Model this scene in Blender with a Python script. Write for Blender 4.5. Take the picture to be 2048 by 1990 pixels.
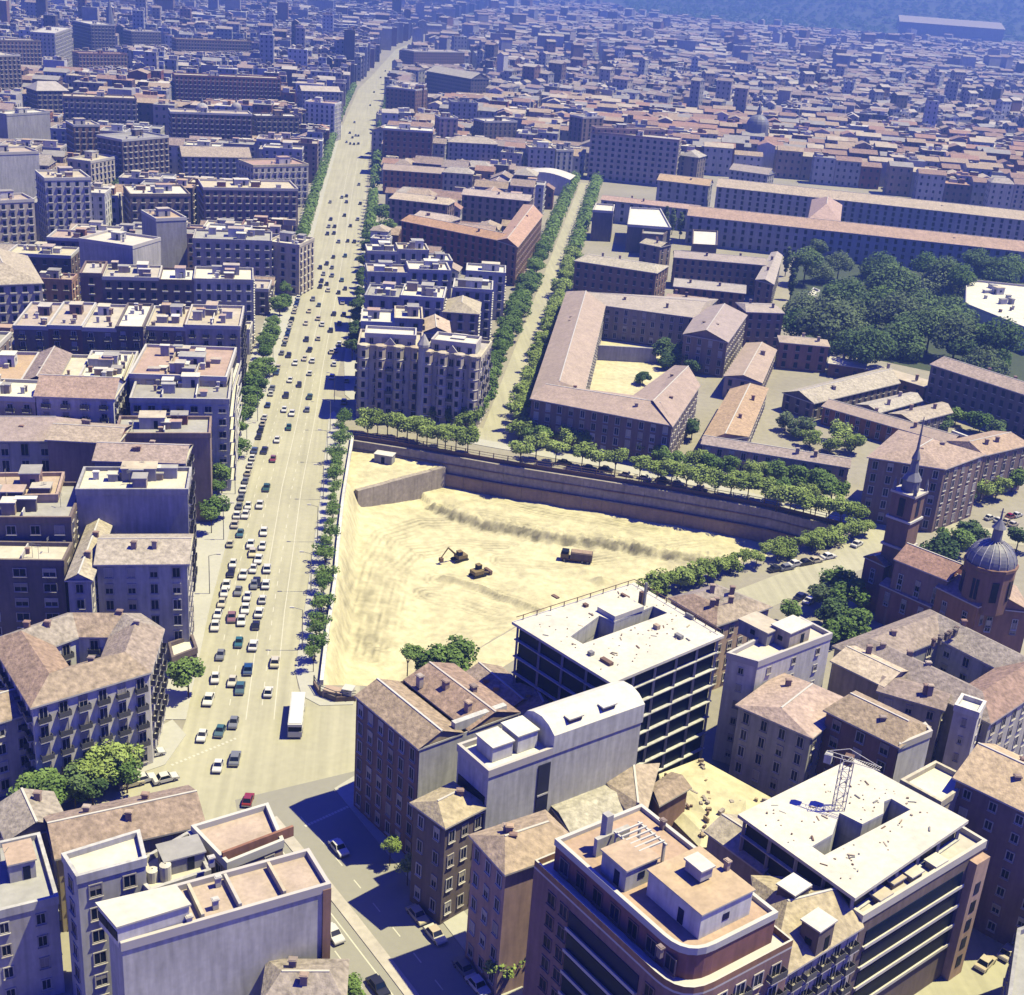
import bpy, bmesh, math, random
from mathutils import Vector, Matrix
from mathutils.geometry import tessellate_polygon
for o in list(bpy.data.objects): bpy.data.objects.remove(o)
S = bpy.context.scene; C = S.collection; rnd = random.Random(11)

# ---------------------------------------------------------------- camera (observation deck of a tower)
F, CX, CY, H = 2600.0, 1024.0, 995.0, 130.0
_dn = Vector((560 - CX, 7300 - CY, F)).normalized()
_Y = (Vector((0, 0, 1)) - _dn * _dn.z).normalized(); _U = -_dn; _X = _Y.cross(_U)
cam = bpy.data.objects.new('camera', bpy.data.cameras.new('camera')); C.objects.link(cam); S.camera = cam
cam.matrix_world = Matrix(((_X[0], -_X[1], -_X[2], 0), (_Y[0], -_Y[1], -_Y[2], 0), (_U[0], -_U[1], -_U[2], H), (0, 0, 0, 1)))
cam.data.sensor_width = 36; cam.data.lens = 36 * F / 2048; cam.data.clip_end = 60000; cam.data.clip_start = 1
# ---------------------------------------------------------------- sky, sun, exposure
SUN_EL, SUN_AZ = math.radians(64), math.atan2(0.985, 0.16)      # azimuth measured from +Y towards +X
W = bpy.data.worlds.new('World'); S.world = W; W.use_nodes = True
n = W.node_tree.nodes; l = W.node_tree.links; bg = n['Background']
sky = n.new('ShaderNodeTexSky'); sky.sky_type = 'NISHITA'; sky.sun_disc = False
sky.sun_elevation = SUN_EL; sky.sun_rotation = SUN_AZ; sky.altitude = 650; sky.ozone_density = 4
tint = n.new('ShaderNodeMix'); tint.data_type = 'RGBA'; tint.blend_type = 'MULTIPLY'; tint.inputs[0].default_value = 1
tint.inputs[7].default_value = (0.115, 0.125, 1.1, 1)
l.new(sky.outputs[0], tint.inputs[6]); l.new(tint.outputs[2], bg.inputs[0]); bg.inputs[1].default_value = 0.115
sl = bpy.data.lights.new('sun', 'SUN'); sl.energy = 5.0; sl.angle = math.radians(0.53); sl.color = (1, 0.93, 0.52)
sun = bpy.data.objects.new('sun', sl); C.objects.link(sun)
sd = Vector((math.sin(SUN_AZ) * math.cos(SUN_EL), math.cos(SUN_AZ) * math.cos(SUN_EL), math.sin(SUN_EL)))
sun.rotation_euler = sd.to_track_quat('Z', 'Y').to_euler()
S.view_settings.view_transform = 'Standard'; S.view_settings.look = 'None'; S.view_settings.gamma = 1
S.view_settings.exposure = 1.45
S.cycles.max_bounces = 4; S.cycles.diffuse_bounces = 1; S.cycles.volume_bounces = 0
S.cycles.transmission_bounces = 2; S.cycles.glossy_bounces = 2

# ---------------------------------------------------------------- survey helpers: map reference marks to ground positions
def T(c, r, x, y): return (512 * c + x * .26256, (1490 if r == 3 else 500 * r) + y * .2626)
def G(p, z=0.0):
    if len(p) == 4: p = T(*p)
    v = Vector((p[0] - CX, p[1] - CY, F)); d = Vector((v.dot(_X), v.dot(_Y), v.dot(_U)))
    t = (z - H) / d.z; return Vector((d.x * t, d.y * t))
def V3(p, z): return Vector((p[0], p[1], z))
CAM = Vector((0, 0, H))

# ---------------------------------------------------------------- materials
MATS = {}
def mat(name, col, rough=.85, var=.25, scale=.5, orand=0.0, fine=0.0, fscale=2.5, bump=0.0, bscale=3.0, stripe=None, metal=0, streak=0.0, spec=.3, wear=0.0, rings=None, soil_shade=False):
    m = bpy.data.materials.new(name); m.use_nodes = True; t = m.node_tree; N = t.nodes; L = t.links
    b = N['Principled BSDF']; b.inputs['Roughness'].default_value = rough; b.inputs['Metallic'].default_value = metal
    b.inputs['Specular IOR Level'].default_value = spec
    geo = N.new('ShaderNodeNewGeometry'); cur = None
    def math_(op, a, bv):
        k = N.new('ShaderNodeMath'); k.operation = op
        for i, q in enumerate((a, bv)):
            if isinstance(q, (int, float)): k.inputs[i].default_value = q
            else: L.new(q, k.inputs[i])
        return k.outputs[0]
    def noise(s, det=3, vec=None):
        k = N.new('ShaderNodeTexNoise'); k.inputs['Scale'].default_value = s; k.inputs['Detail'].default_value = det
        L.new(vec or geo.outputs['Position'], k.inputs['Vector']); return k.outputs[0]
    f = math_('ADD', math_('MULTIPLY', math_('SUBTRACT', noise(scale), .5), 2 * var), 1.0)
    if fine: f = math_('MULTIPLY', f, math_('ADD', math_('MULTIPLY', math_('SUBTRACT', noise(fscale, 2), .5), 2 * fine), 1.0))
    if streak:
        mp = N.new('ShaderNodeMapping'); mp.inputs['Scale'].default_value = (1, 1, .12); L.new(geo.outputs['Position'], mp.inputs[0])
        f = math_('MULTIPLY', f, math_('ADD', math_('MULTIPLY', math_('SUBTRACT', noise(1.3, 3, mp.outputs[0]), .5), 2 * streak), 1.0))
    if rings:
        mp = N.new('ShaderNodeMapping'); mp.inputs['Location'].default_value = (-rings[0], -rings[1], 0); L.new(geo.outputs['Position'], mp.inputs[0])
        wv = N.new('ShaderNodeTexWave'); wv.wave_type = 'RINGS'; wv.rings_direction = 'Z'; wv.inputs['Scale'].default_value = .11; wv.inputs['Distortion'].default_value = 16; wv.inputs['Detail'].default_value = 3; wv.inputs['Detail Scale'].default_value = .5; L.new(mp.outputs[0], wv.inputs[0])
        f = math_('MULTIPLY', f, math_('ADD', math_('MULTIPLY', wv.outputs[1], -rings[2]), 1.0))
    if wear:
        mp = N.new('ShaderNodeMapping'); mp.vector_type = 'TEXTURE'; mp.inputs['Rotation'].default_value = (0, 0, .115); mp.inputs['Scale'].default_value = (1, 45, 1); L.new(geo.outputs['Position'], mp.inputs[0])
        f = math_('MULTIPLY', f, math_('ADD', math_('MULTIPLY', math_('SUBTRACT', noise(.75, 4, mp.outputs[0]), .5), 2 * wear), 1.0))
    if orand:
        oi = N.new('ShaderNodeObjectInfo'); f = math_('MULTIPLY', f, math_('ADD', math_('MULTIPLY', math_('SUBTRACT', oi.outputs['Random'], .5), 2 * orand), 1.0))
    if stripe:
        w = N.new('ShaderNodeTexWave'); w.wave_type = 'BANDS'; w.bands_direction = stripe[0]; w.inputs['Scale'].default_value = stripe[1]; w.inputs['Distortion'].default_value = 1.5
        L.new(geo.outputs['Position'], w.inputs[0]); f = math_('MULTIPLY', f, math_('ADD', math_('MULTIPLY', math_('SUBTRACT', w.outputs[1], .5), 2 * stripe[2]), 1.0))
    mx = N.new('ShaderNodeMix'); mx.data_type = 'RGBA'; mx.blend_type = 'MULTIPLY'; mx.inputs[0].default_value = 1
    if soil_shade:
        at_ = N.new('ShaderNodeAttribute'); at_.attribute_name = 'soil_shade'; f = math_('MULTIPLY', f, at_.outputs['Fac'])
    mx.inputs[6].default_value = (col[0] * .46, col[1] * .46, col[2] * .46, 1); cb = N.new('ShaderNodeCombineColor')
    for i in range(3): L.new(f, cb.inputs[i])
    L.new(cb.outputs[0], mx.inputs[7]); last = mx.outputs[2]
    if orand:
        hs = N.new('ShaderNodeHueSaturation'); L.new(math_('ADD', math_('MULTIPLY', oi.outputs['Random'], .045), .4775), hs.inputs['Hue']); L.new(math_('ADD', math_('MULTIPLY', math_('FRACT', math_('MULTIPLY', oi.outputs['Random'], 7.3), 0), .7), .55), hs.inputs['Saturation']); L.new(last, hs.inputs['Color']); last = hs.outputs[0]
    L.new(last, b.inputs['Base Color'])
    if bump:
        bp = N.new('ShaderNodeBump'); bp.inputs['Strength'].default_value = bump; bp.inputs['Distance'].default_value = .3
        L.new(noise(bscale, 4), bp.inputs['Height']); L.new(bp.outputs[0], b.inputs['Normal'])
    MATS[name] = m; return m
for nm, col in dict(cream=(.62, .54, .42), grey=(.46, .44, .43), lightgrey=(.58, .56, .53), white=(.78, .75, .70), brick=(.33, .17, .13), brown=(.28, .18, .14),
                    pink=(.52, .36, .30), tan=(.50, .40, .29), stone=(.50, .47, .44), dark=(.20, .15, .14), concrete=(.62, .61, .58)).items():
    mat('wall_' + nm, col, .9, .28, .13, .10, .16, 1.2, streak=.42)
mat('tile_terracotta', (.46, .325, .255), .9, .26, .35, .10, .62, 1.3, bump=.5, bscale=2.2)
mat('tile_brown', (.38, .285, .23), .9, .28, .4, .08, .75, 1.2, bump=.6, bscale=2.0)
mat('tile_tan', (.50, .415, .31), .9, .26, .4, .08, .62, 1.2, bump=.5, bscale=2.0)
mat('tile_orange', (.58, .40, .27), .9, .26, .35, .08, .58, 1.2, bump=.5, bscale=2.0)
mat('tile_pink', (.48, .37, .305), .9, .24, .3, .08, .36, 1.3, bump=.3, bscale=2.5)
mat('deck_red', (.55, .40, .305), .9, .3, .3, .06, .26, 1.6)
mat('deck_grey', (.42, .40, .37), .9, .32, .3, .12, .18, 1.0)
mat('deck_white', (.78, .74, .64), .85, .22, .3, .06, .16, 1.4)
mat('deck_cream', (.64, .57, .45), .9, .32, .25, .12, .16, 1.0)
mat('slab_white', (.74, .70, .60), .85, .24, .22, 0, .2, 1.0)
mat('trim', (.66, .62, .56), .8, .12, .4, .05)
mat('window_trim', (.55, .51, .46), .8, .1, .4, .25)
mat('rail', (.10, .10, .11), .6, .1, 1, .3)
mat('awning', (.35, .37, .36), .8, .2, 1, .5)
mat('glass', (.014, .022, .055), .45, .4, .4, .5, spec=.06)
mat('shutter', (.16, .15, .14), .7, .3, .4, .5)
mat('blind', (.46, .42, .36), .8, .2, .5, .3)
mat('chimney', (.42, .30, .25), .9, .3, 1, .3)
mat('asphalt', (.50, .475, .345), .92, .16, .07, 0, .12, .7, wear=.27)
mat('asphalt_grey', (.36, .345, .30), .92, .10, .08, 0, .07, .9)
mat('paving', (.56, .545, .48), .9, .12, .12, 0, .10, 1.1)
mat('ground', (.38, .35, .28), .95, .25, .03, 0, .2, .5)
mat('sand', (.70, .635, .41), .95, .26, .12, 0, .34, .5, bump=.9, bscale=.5)
mat('pit_sand', (.70, .635, .40), .95, .20, .12, 0, .34, .5, bump=.9, bscale=.5, soil_shade=True)
mat('cut_earth', (.44, .34, .23), .95, .3, .3, 0, .35, .8, bump=.9, bscale=.9)
mat('earth', (.40, .29, .21), .95, .22, .25, 0, .25, 1.2, streak=.2, bump=.6, bscale=1.1)
mat('retaining', (.44, .38, .31), .95, .25, .25, 0, .35, 1.0, streak=.35)
mat('paint', (.70, .67, .55), .8, .15, 1)
mat('trunk', (.12, .085, .06), .95, .3, 2)
mat('rust', (.20, .12, .09), .8, .3, 1)
mat('steel', (.30, .29, .28), .5, .2, 1)
mat('dome', (.24, .24, .27), .55, .25, .6, 0, .2, 2)
mat('tyre', (.02, .02, .02), .9, .1, 1)
mat('lead', (.24, .24, .27), .6, .25, .6)
mat('machine', (.26, .19, .08), .7, .3, 2)
mat('lawn', (.06, .085, .04), .95, .4, .1, 0, .3, .8)
mat('hill', (.10, .13, .07), .95, .5, .006, 0, .5, .05)
CARCOL = dict(white=(.80, .78, .72), cream=(.66, .58, .42), grey=(.22, .23, .25), black=(.025, .026, .03), red=(.30, .035, .045), blue=(.05, .09, .22), teal=(.06, .16, .18), green=(.05, .11, .07))
for k, v in CARCOL.items(): mat('car_' + k, v, .3, .04, 1, .08, spec=.5)
def foliage(name, c1, c2):
    m = bpy.data.materials.new(name); m.use_nodes = True; N = m.node_tree.nodes; L = m.node_tree.links; N.clear()
    out = N.new('ShaderNodeOutputMaterial'); df = N.new('ShaderNodeBsdfDiffuse'); tr = N.new('ShaderNodeBsdfTranslucent'); ms = N.new('ShaderNodeMixShader'); ms.inputs[0].default_value = .28
    g = N.new('ShaderNodeNewGeometry'); nz = N.new('ShaderNodeTexNoise'); nz.inputs['Scale'].default_value = .55; nz.inputs['Detail'].default_value = 4
    L.new(g.outputs['Position'], nz.inputs['Vector']); oi = N.new('ShaderNodeObjectInfo')
    ad = N.new('ShaderNodeMath'); ad.operation = 'MULTIPLY_ADD'; ad.inputs[1].default_value = .62; L.new(oi.outputs['Random'], ad.inputs[0]); L.new(nz.outputs[0], ad.inputs[2])
    sb = N.new('ShaderNodeMath'); sb.operation = 'SUBTRACT'; sb.inputs[1].default_value = .34; sb.use_clamp = True; L.new(ad.outputs[0], sb.inputs[0])
    mx = N.new('ShaderNodeMix'); mx.data_type = 'RGBA'; mx.inputs[6].default_value = (*c1, 1); mx.inputs[7].default_value = (*c2, 1); L.new(sb.outputs[0], mx.inputs[0])
    L.new(mx.outputs[2], df.inputs[0]); L.new(mx.outputs[2], tr.inputs[0]); L.new(df.outputs[0], ms.inputs[1]); L.new(tr.outputs[0], ms.inputs[2]); L.new(ms.outputs[0], out.inputs[0]); MATS[name] = m
foliage('leaf_plane', (.12, .17, .045), (.27, .34, .11)); foliage('leaf_dark', (.035, .07, .03), (.13, .185, .075)); foliage('leaf_mid', (.06, .11, .03), (.15, .22, .07)); foliage('leaf_grey', (.07, .10, .05), (.15, .19, .10))

# ---------------------------------------------------------------- mesh building
class MB:
    def __init__(s): s.v = []; s.f = []; s.m = []; s.mats = []
    def mi(s, m):
        if m not in s.mats: s.mats.append(m)
        return s.mats.index(m)
    def face(s, pts, m):
        k = len(s.v); s.v += [tuple(p) for p in pts]; s.f.append(tuple(range(k, k + len(pts)))); s.m.append(s.mi(m))
    def prism(s, poly, z0, z1, m, top=True, bot=False, topm=None):
        n = len(poly)
        for i in range(n):
            a, b = poly[i], poly[(i + 1) % n]; s.face([(a[0], a[1], z0), (b[0], b[1], z0), (b[0], b[1], z1), (a[0], a[1], z1)], m)
        if top: s.poly(poly, z1, topm or m)
        if bot: s.poly(list(reversed(poly)), z0, m)
    def poly(s, poly, z, m, holes=()):
        if len(poly) <= 4 and not holes: s.face([(p[0], p[1], z) for p in poly], m); return
        loops = [[Vector((p[0], p[1], 0)) for p in lp] for lp in [poly] + list(holes)]; flat = [p for lp in loops for p in lp]
        for tri in tessellate_polygon(loops):
            a, b, c = (flat[i] for i in tri)
            if (b - a).cross(c - a).z < 0: b, c = c, b
            s.face([(p.x, p.y, z) for p in (a, b, c)], m)
    def obox(s, c, ux, hx, hy, z0, z1, m, topm=None):
        uy = Vector((-ux.y, ux.x)); P = [c - ux * hx - uy * hy, c + ux * hx - uy * hy, c + ux * hx + uy * hy, c - ux * hx + uy * hy]
        s.prism(P, z0, z1, m, topm=topm)
    def box(s, x0, x1, y0, y1, z0, z1, m):
        s.prism([(x0, y0), (x1, y0), (x1, y1), (x0, y1)], z0, z1, m, bot=True)
    def tube(s, p, q, r0, r1, m, n=6):
        p = Vector(p); q = Vector(q); d = (q - p).normalized(); a = d.orthogonal().normalized(); b = d.cross(a)
        A = [p + (a * math.cos(6.2832 * i / n) + b * math.sin(6.2832 * i / n)) * r0 for i in range(n)]; B = [q + (a * math.cos(6.2832 * i / n) + b * math.sin(6.2832 * i / n)) * r1 for i in range(n)]
        for i in range(n): s.face([A[i], A[(i + 1) % n], B[(i + 1) % n], B[i]], m)
        s.face(B, m)
    def lathe(s, c, prof, m, n=16, ph=0):
        R = [[(c[0] + r * math.cos(6.28319 * (i + ph) / n), c[1] + r * math.sin(6.28319 * (i + ph) / n), z) for i in range(n)] for r, z in prof]
        for A, B in zip(R, R[1:]):
            for i in range(n): s.face([A[i], A[(i + 1) % n], B[(i + 1) % n], B[i]], m)
    def mesh(s, name, off=(0, 0, 0)):
        me = bpy.data.meshes.new(name); me.from_pydata([(v[0] - off[0], v[1] - off[1], v[2] - off[2]) for v in s.v], [], s.f)
        for m in s.mats: me.materials.append(MATS[m])
        me.polygons.foreach_set('material_index', s.m); me.update(); return me
def tag(o, label=None, cat=None, group=None, kind=None):
    if label: o['label'] = label
    if cat: o['category'] = cat
    if group: o['group'] = group
    if kind: o['kind'] = kind
    return o
def link(name, data, parent=None, loc=None, rz=0, sc=None):
    o = bpy.data.objects.new(name, data); C.objects.link(o)
    if loc is not None: o.location = loc
    if rz: o.rotation_euler = (0, 0, rz)
    if sc is not None: o.scale = sc
    if parent: o.parent = parent
    return o
def empty(name, loc, rz=0):
    o = link(name, None, None, loc, rz); o.empty_display_size = 1; return o
def part(name, mb, root=None): return link(name, mb.mesh(name, root.location if root else (0, 0, 0)), root)
def struct(name, mb): return tag(part(name, mb), kind='structure')
def ccw(p):
    p = [Vector((q[0], q[1])) for q in p]; a = sum(p[i - 1].x * p[i].y - p[i].x * p[i - 1].y for i in range(len(p)))
    return p if a > 0 else list(reversed(p))
def inset(poly, d):
    n = len(poly); out = []
    for i in range(n):
        a, b, c = poly[i - 1], poly[i], poly[(i + 1) % n]; e = (b - a).normalized(); f = (c - b).normalized()
        n1 = Vector((-e.y, e.x)); n2 = Vector((-f.y, f.x)); k = n1 + n2; q = k.length_squared
        out.append(b + (k * (2 * d / q) if q > .15 else n1 * d))
    return out
def centre(p): return sum((Vector((q[0], q[1])) for q in p), Vector((0, 0))) / len(p)
def inside(p, poly):
    r = False; n = len(poly)
    for i in range(n):
        a, b = poly[i - 1], poly[i]
        if (a[1] > p[1]) != (b[1] > p[1]) and p[0] < (b[0] - a[0]) * (p[1] - a[1]) / (b[1] - a[1]) + a[0]: r = not r
    return r
def rect(a, b, depth):
    a, b = Vector(a), Vector(b); d = (b - a).normalized(); nn = Vector((-d.y, d.x))
    if nn.dot((a + b) / 2) < 0: nn = -nn
    return [a, b, b + nn * depth, a + nn * depth]
ORD = 'zeroth first second third fourth fifth sixth seventh eighth ninth tenth eleventh twelfth thirteenth fourteenth fifteenth sixteenth seventeenth eighteenth nineteenth'.split()
TEN = 'x x twent thirt fort fift sixt sevent eight ninet'.split()
def ordn(i): return ORD[i] if i < 20 else TEN[i // 10] + ('ieth' if i % 10 == 0 else 'y-' + ORD[i % 10])
TALL = []
FOOT = []          # footprints already taken
# ---------------------------------------------------------------- windows
WIN = {}
def win_mesh(w, h, style, var=0):
    k = (w, h, style, var)
    if k not in WIN:
        b = MB(); t = .16
        tm = {'d': 'wall_brown', 's': 'shutter'}.get(style, 'window_trim')
        b.face([(-w / 2, -.04, -h / 2), (w / 2, -.04, -h / 2), (w / 2, -.04, h / 2), (-w / 2, -.04, h / 2)], 'glass')
        o = [(-w / 2 - t, -h / 2 - t), (w / 2 + t, -h / 2 - t), (w / 2 + t, h / 2 + t), (-w / 2 - t, h / 2 + t)]; q = [(-w / 2, -h / 2), (w / 2, -h / 2), (w / 2, h / 2), (-w / 2, h / 2)]
        for i in range(4):
            j = (i + 1) % 4
            b.face([(o[i][0], -.12, o[i][1]), (o[j][0], -.12, o[j][1]), (q[j][0], -.12, q[j][1]), (q[i][0], -.12, q[i][1])], tm)
            b.face([(o[i][0], 0, o[i][1]), (o[j][0], 0, o[j][1]), (o[j][0], -.12, o[j][1]), (o[i][0], -.12, o[i][1])], tm)
            b.face([(q[i][0], -.12, q[i][1]), (q[j][0], -.12, q[j][1]), (q[j][0], -.04, q[j][1]), (q[i][0], -.04, q[i][1])], tm)
        b.box(-w / 2 - .2, w / 2 + .2, -.26, 0, -h / 2 - .26, -h / 2 - t, tm)
        if style != 's': b.box(-.04, .04, -.09, -.045, -h / 2, h / 2, tm)
        if var: b.box(-w / 2 + .02, w / 2 - .02, -.075, -.045, -h / 2 + h * (.05 if var == 2 else .55), h / 2 - .02, 'blind')
        WIN[k] = b.mesh('window')
    return WIN[k]
def balcony_mesh(w):
    k = ('b', w)
    if k not in WIN:
        b = MB(); b.box(-w / 2, w / 2, -.85, 0, -.16, 0, 'trim')
        b.box(-w / 2, w / 2, -.85, -.80, .06, 1.0, 'rail'); b.box(-w / 2, -w / 2 + .05, -.80, 0, .06, 1.0, 'rail'); b.box(w / 2 - .05, w / 2, -.80, 0, .06, 1.0, 'rail')
        WIN[k] = b.mesh('balcony')
    return WIN[k]
NEAR = 430.0
def facade(root, a, b, zb, z, st, far):
    """rows of windows along the wall a->b (outward normal to the right of a->b); far: builder for joined panes"""
    a, b = Vector(a), Vector(b); L = (b - a).length
    if L < 3: return
    d = (b - a) / L; nr = Vector((d.y, -d.x)); mid = (a + b) / 2
    tc = Vector((-mid.x, -mid.y)).normalized()
    if nr.dot(tc) < -.12: return
    sp = st.get('sp', 3.1); w = st.get('w', 1.15); h = st.get('h', 1.75); fl = st.get('fl') or max(1, int(round((z - zb) / 3.3))); fh = (z - zb) / fl; h = min(h, fh * .68)
    n = max(1, int((L - 1.2) / sp)); rz = math.atan2(d.y, d.x); rl = root.location
    for k in range(st.get('f0', 0), fl):
        zc = zb + fh * k + fh * .52
        for i in range(n):
            if st.get('skip') and rnd.random() < st['skip']: continue
            p = a + d * (L * (i + .5) / n)
            if far is None:
                link('window', win_mesh(w, round(h, 2), st.get('style', 'p'), rnd.choice([0, 0, 0, 0, 1, 1, 2])), root, (p.x - rl.x, p.y - rl.y, zc - rl.z), rz)
                if st.get('bal') and k > 0 and (st['bal'] == 1 or (i + k) % st['bal'] == 0):
                    link('balcony', balcony_mesh(round(w + .8, 2)), root, (p.x - rl.x, p.y - rl.y, zc - h / 2 - .12 - rl.z), rz)
            else:
                far.obox(p + nr * .04, d, w / 2, .05, zc - h / 2, zc + h / 2, 'glass')
                if st.get('bal'): far.obox(p + nr * .25, d, w / 2 + .4, .3, zc - h / 2 - .5, zc - h / 2 - .1, 'trim')
                elif st.get('sill', 1): far.obox(p + nr * .1, d, w / 2 + .1, .12, zc - h / 2 - .2, zc - h / 2, 'window_trim')
def strips(root, a, b, zb, z, m='trim', fh=3.2, out=1.2, gap=.9, name='balcony', f0=1, up=.95):
    """continuous balcony bands along a facade, one part per storey"""
    a, b = Vector(a), Vector(b); d = (b - a).normalized(); nr = Vector((d.y, -d.x)); L = (b - a).length; k = f0
    fl = int((z - zb) / fh)
    for k in range(f0, fl + 1):
        zz = zb + k * (z - zb) / (fl + .0) - .35
        if zz > z - 1.5: break
        mb = MB(); c = (a + b) / 2 + nr * (out / 2 + .01); mb.obox(c, d, L / 2 - gap, out / 2, zz - .2, zz, m); mb.obox((a + b) / 2 + nr * (out + .03), d, L / 2 - gap, .05, zz - .22, zz + up, m)
        part(name, mb, root)
        g = MB(); g.obox((a + b) / 2 + nr * .05, d, L / 2 - gap - .3, .05, zz + .05, zz + 2.3, 'glass'); part('glazing', g, root)
# ---------------------------------------------------------------- roofs
def gable(root, P, z, rise, rm, wm, hip=0.0, over=.5, name='roof'):
    """P: four corners ccw. ridge along the longer axis"""
    if (P[1] - P[0]).length + (P[3] - P[2]).length < (P[2] - P[1]).length + (P[0] - P[3]).length: P = P[1:] + P[:1]
    Q = inset(P, -over); r0 = (Q[3] + Q[0]) / 2; r1 = (Q[1] + Q[2]) / 2; ax = (r1 - r0); r0h = r0 + ax * hip; r1h = r1 - ax * hip
    zr = z + rise; b = MB(); q = [V3(p, z) for p in Q]; R0 = V3(r0h, zr); R1 = V3(r1h, zr)
    b.face([q[0], q[1], R1, R0], rm); b.face([q[2], q[3], R0, R1], rm)
    if hip > 0: b.face([q[1], q[2], R1], rm); b.face([q[3], q[0], R0], rm)
    e = .28
    for i in range(4): c, d = Q[i], Q[(i + 1) % 4]; b.face([V3(c, z - e), V3(d, z - e), V3(d, z), V3(c, z)], 'trim')
    b.poly(list(reversed(Q)), z - e, 'trim')
    if hip == 0:
        m0 = (P[3] + P[0]) / 2; m1 = (P[1] + P[2]) / 2; f = rise * (1 - over / max(1, (Q[3] - Q[0]).length / 2))
        b.face([V3(P[1], z), V3(P[2], z), V3(m1, z + f)], wm); b.face([V3(P[3], z), V3(P[0], z), V3(m0, z + f)], wm)
        b.face([q[1], R1, V3(Q[1], z)], wm)
    ro = part(name, b, root)
    if rise > 1.2:
        c = MB(); dr = (R1 - R0); u = Vector((dr.x, dr.y)).normalized() if dr.length > .5 else Vector((1, 0))
        c.obox(Vector(((R0.x + R1.x) / 2, (R0.y + R1.y) / 2)), u, max(dr.length / 2, .2), .16, zr - .12, zr + .08, 'trim'); link('ridge', c.mesh('ridge', root.location), ro)
    return ro
def chimney(root, p, z, u=Vector((1, 0)), s=.45, h=1.7, m='chimney'):
    b = MB(); b.obox(Vector(p), u, s, s * .8, z, z + h, m); b.obox(Vector(p), u, s + .12, s * .8 + .12, z + h - .25, z + h - .08, m)
    return part('chimney', b, root)
ANT = MB(); ANT.tube((0, 0, 0), (0, 0, 3.2), .05, .035, 'steel', 4)
for q in (2.6, 2.85, 3.1): ANT.box(-.6, .6, -.025, .025, q, q + .05, 'steel')
ANT = ANT.mesh('aerial')
def flatroof(root, poly, z, rm, pm='trim', ph=.9):
    b = MB(); I = inset(poly, .35); O = inset(poly, -.15); b.poly(I, z + .05, rm); r = part('roof', b, root)
    p = MB(); n = len(poly)
    for i in range(n):
        j = (i + 1) % n
        p.face([V3(O[i], z - .35), V3(O[j], z - .35), V3(O[j], z + ph), V3(O[i], z + ph)], pm); p.face([V3(I[j], z), V3(I[i], z), V3(I[i], z + ph), V3(I[j], z + ph)], pm)
        p.face([V3(O[i], z + ph), V3(O[j], z + ph), V3(I[j], z + ph), V3(I[i], z + ph)], pm); p.face([V3(O[j], z - .35), V3(O[i], z - .35), V3(poly[i], z - .35), V3(poly[j], z - .35)], pm)
    part('parapet', p, root); return r
def hut(root, c, u, hx, hy, z, h, wm, rm, name='stair_house', door=True):
    b = MB(); b.obox(c, u, hx, hy, z, z + h, wm); uy = Vector((-u.y, u.x))
    b.obox(c, u, hx + .2, hy + .2, z + h, z + h + .22, 'trim', rm)
    if door:
        s = -1 if (c - uy * hy).length < (c + uy * hy).length else 1
        b.obox(c + uy * s * (hy + .02) + u * hx * .3, u, .45, .04, z + .1, z + 2.1, 'glass'); s = -1 if (c - u * hx).length < (c + u * hx).length else 1
        b.obox(c + u * s * (hx + .02), uy, .5, .04, z + 1.1, z + 2.0, 'glass')
    return part(name, b, root)
def dist_ok(P): return P[0].length < 700
def clutter(root, P, z, n, wm, near):
    """stair houses, party walls, chimneys and tanks on a flat roof"""
    u = (P[1] - P[0]).normalized(); uy = Vector((-u.y, u.x)); lx = (P[1] - P[0]).length; ly = (P[3] - P[0]).length
    def at(s, t): return P[0] * (1 - s) * (1 - t) + P[1] * s * (1 - t) + P[2] * s * t + P[3] * (1 - s) * t
    if lx > 7 and ly > 7:
        hut(root, at(rnd.uniform(.3, .7), rnd.uniform(.4, .75)), u, rnd.uniform(1.6, min(3.6, lx * .25)), rnd.uniform(1.6, 2.6), z, rnd.uniform(2.4, 3.4), rnd.choice([wm, 'wall_white', 'wall_lightgrey']), rnd.choice(['deck_red', 'deck_white', 'deck_grey', 'deck_cream']))
    for _k in range(n * 2 - 1 if n > 1 and lx > 9 and dist_ok(P) else 0):
        s = rnd.uniform(.12, .88); hut(root, at(s, rnd.uniform(.15, .85)), u, rnd.uniform(.6, 2.0), rnd.uniform(.6, 1.6), z, rnd.uniform(1.0, 2.8), rnd.choice([wm, 'wall_white', 'wall_tan', 'wall_grey']), rnd.choice(['deck_cream', 'deck_white', 'deck_red', 'deck_grey']), 'water_tank_house', False)
    if near and lx > 9:
        for k in range(max(1, int(lx / 11))):
            s = (k + 1) / (int(lx / 11) + 1) + rnd.uniform(-.04, .04); a, b = at(s, .06), at(s, .94); d = (b - a).normalized(); w = MB(); w.obox((a + b) / 2, d, (b - a).length / 2, .12, z + .05, z + 1.1, rnd.choice([wm, 'wall_white', 'trim'])); part('party_wall', w, root)
    if near and P[0].length < 300:
        for k in range(3): q = at(rnd.uniform(.1, .9), rnd.uniform(.1, .9)); link('aerial', ANT, root, (q.x - root.location.x, q.y - root.location.y, z - root.location.z), rnd.uniform(0, 3))
    for k in range(rnd.randint(n, n + 2)): chimney(root, at(rnd.uniform(.1, .9), rnd.uniform(.12, .88)), z, u, rnd.uniform(.3, .6), rnd.uniform(1.1, 2.0), rnd.choice(['chimney', 'trim', 'wall_white']))
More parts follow.
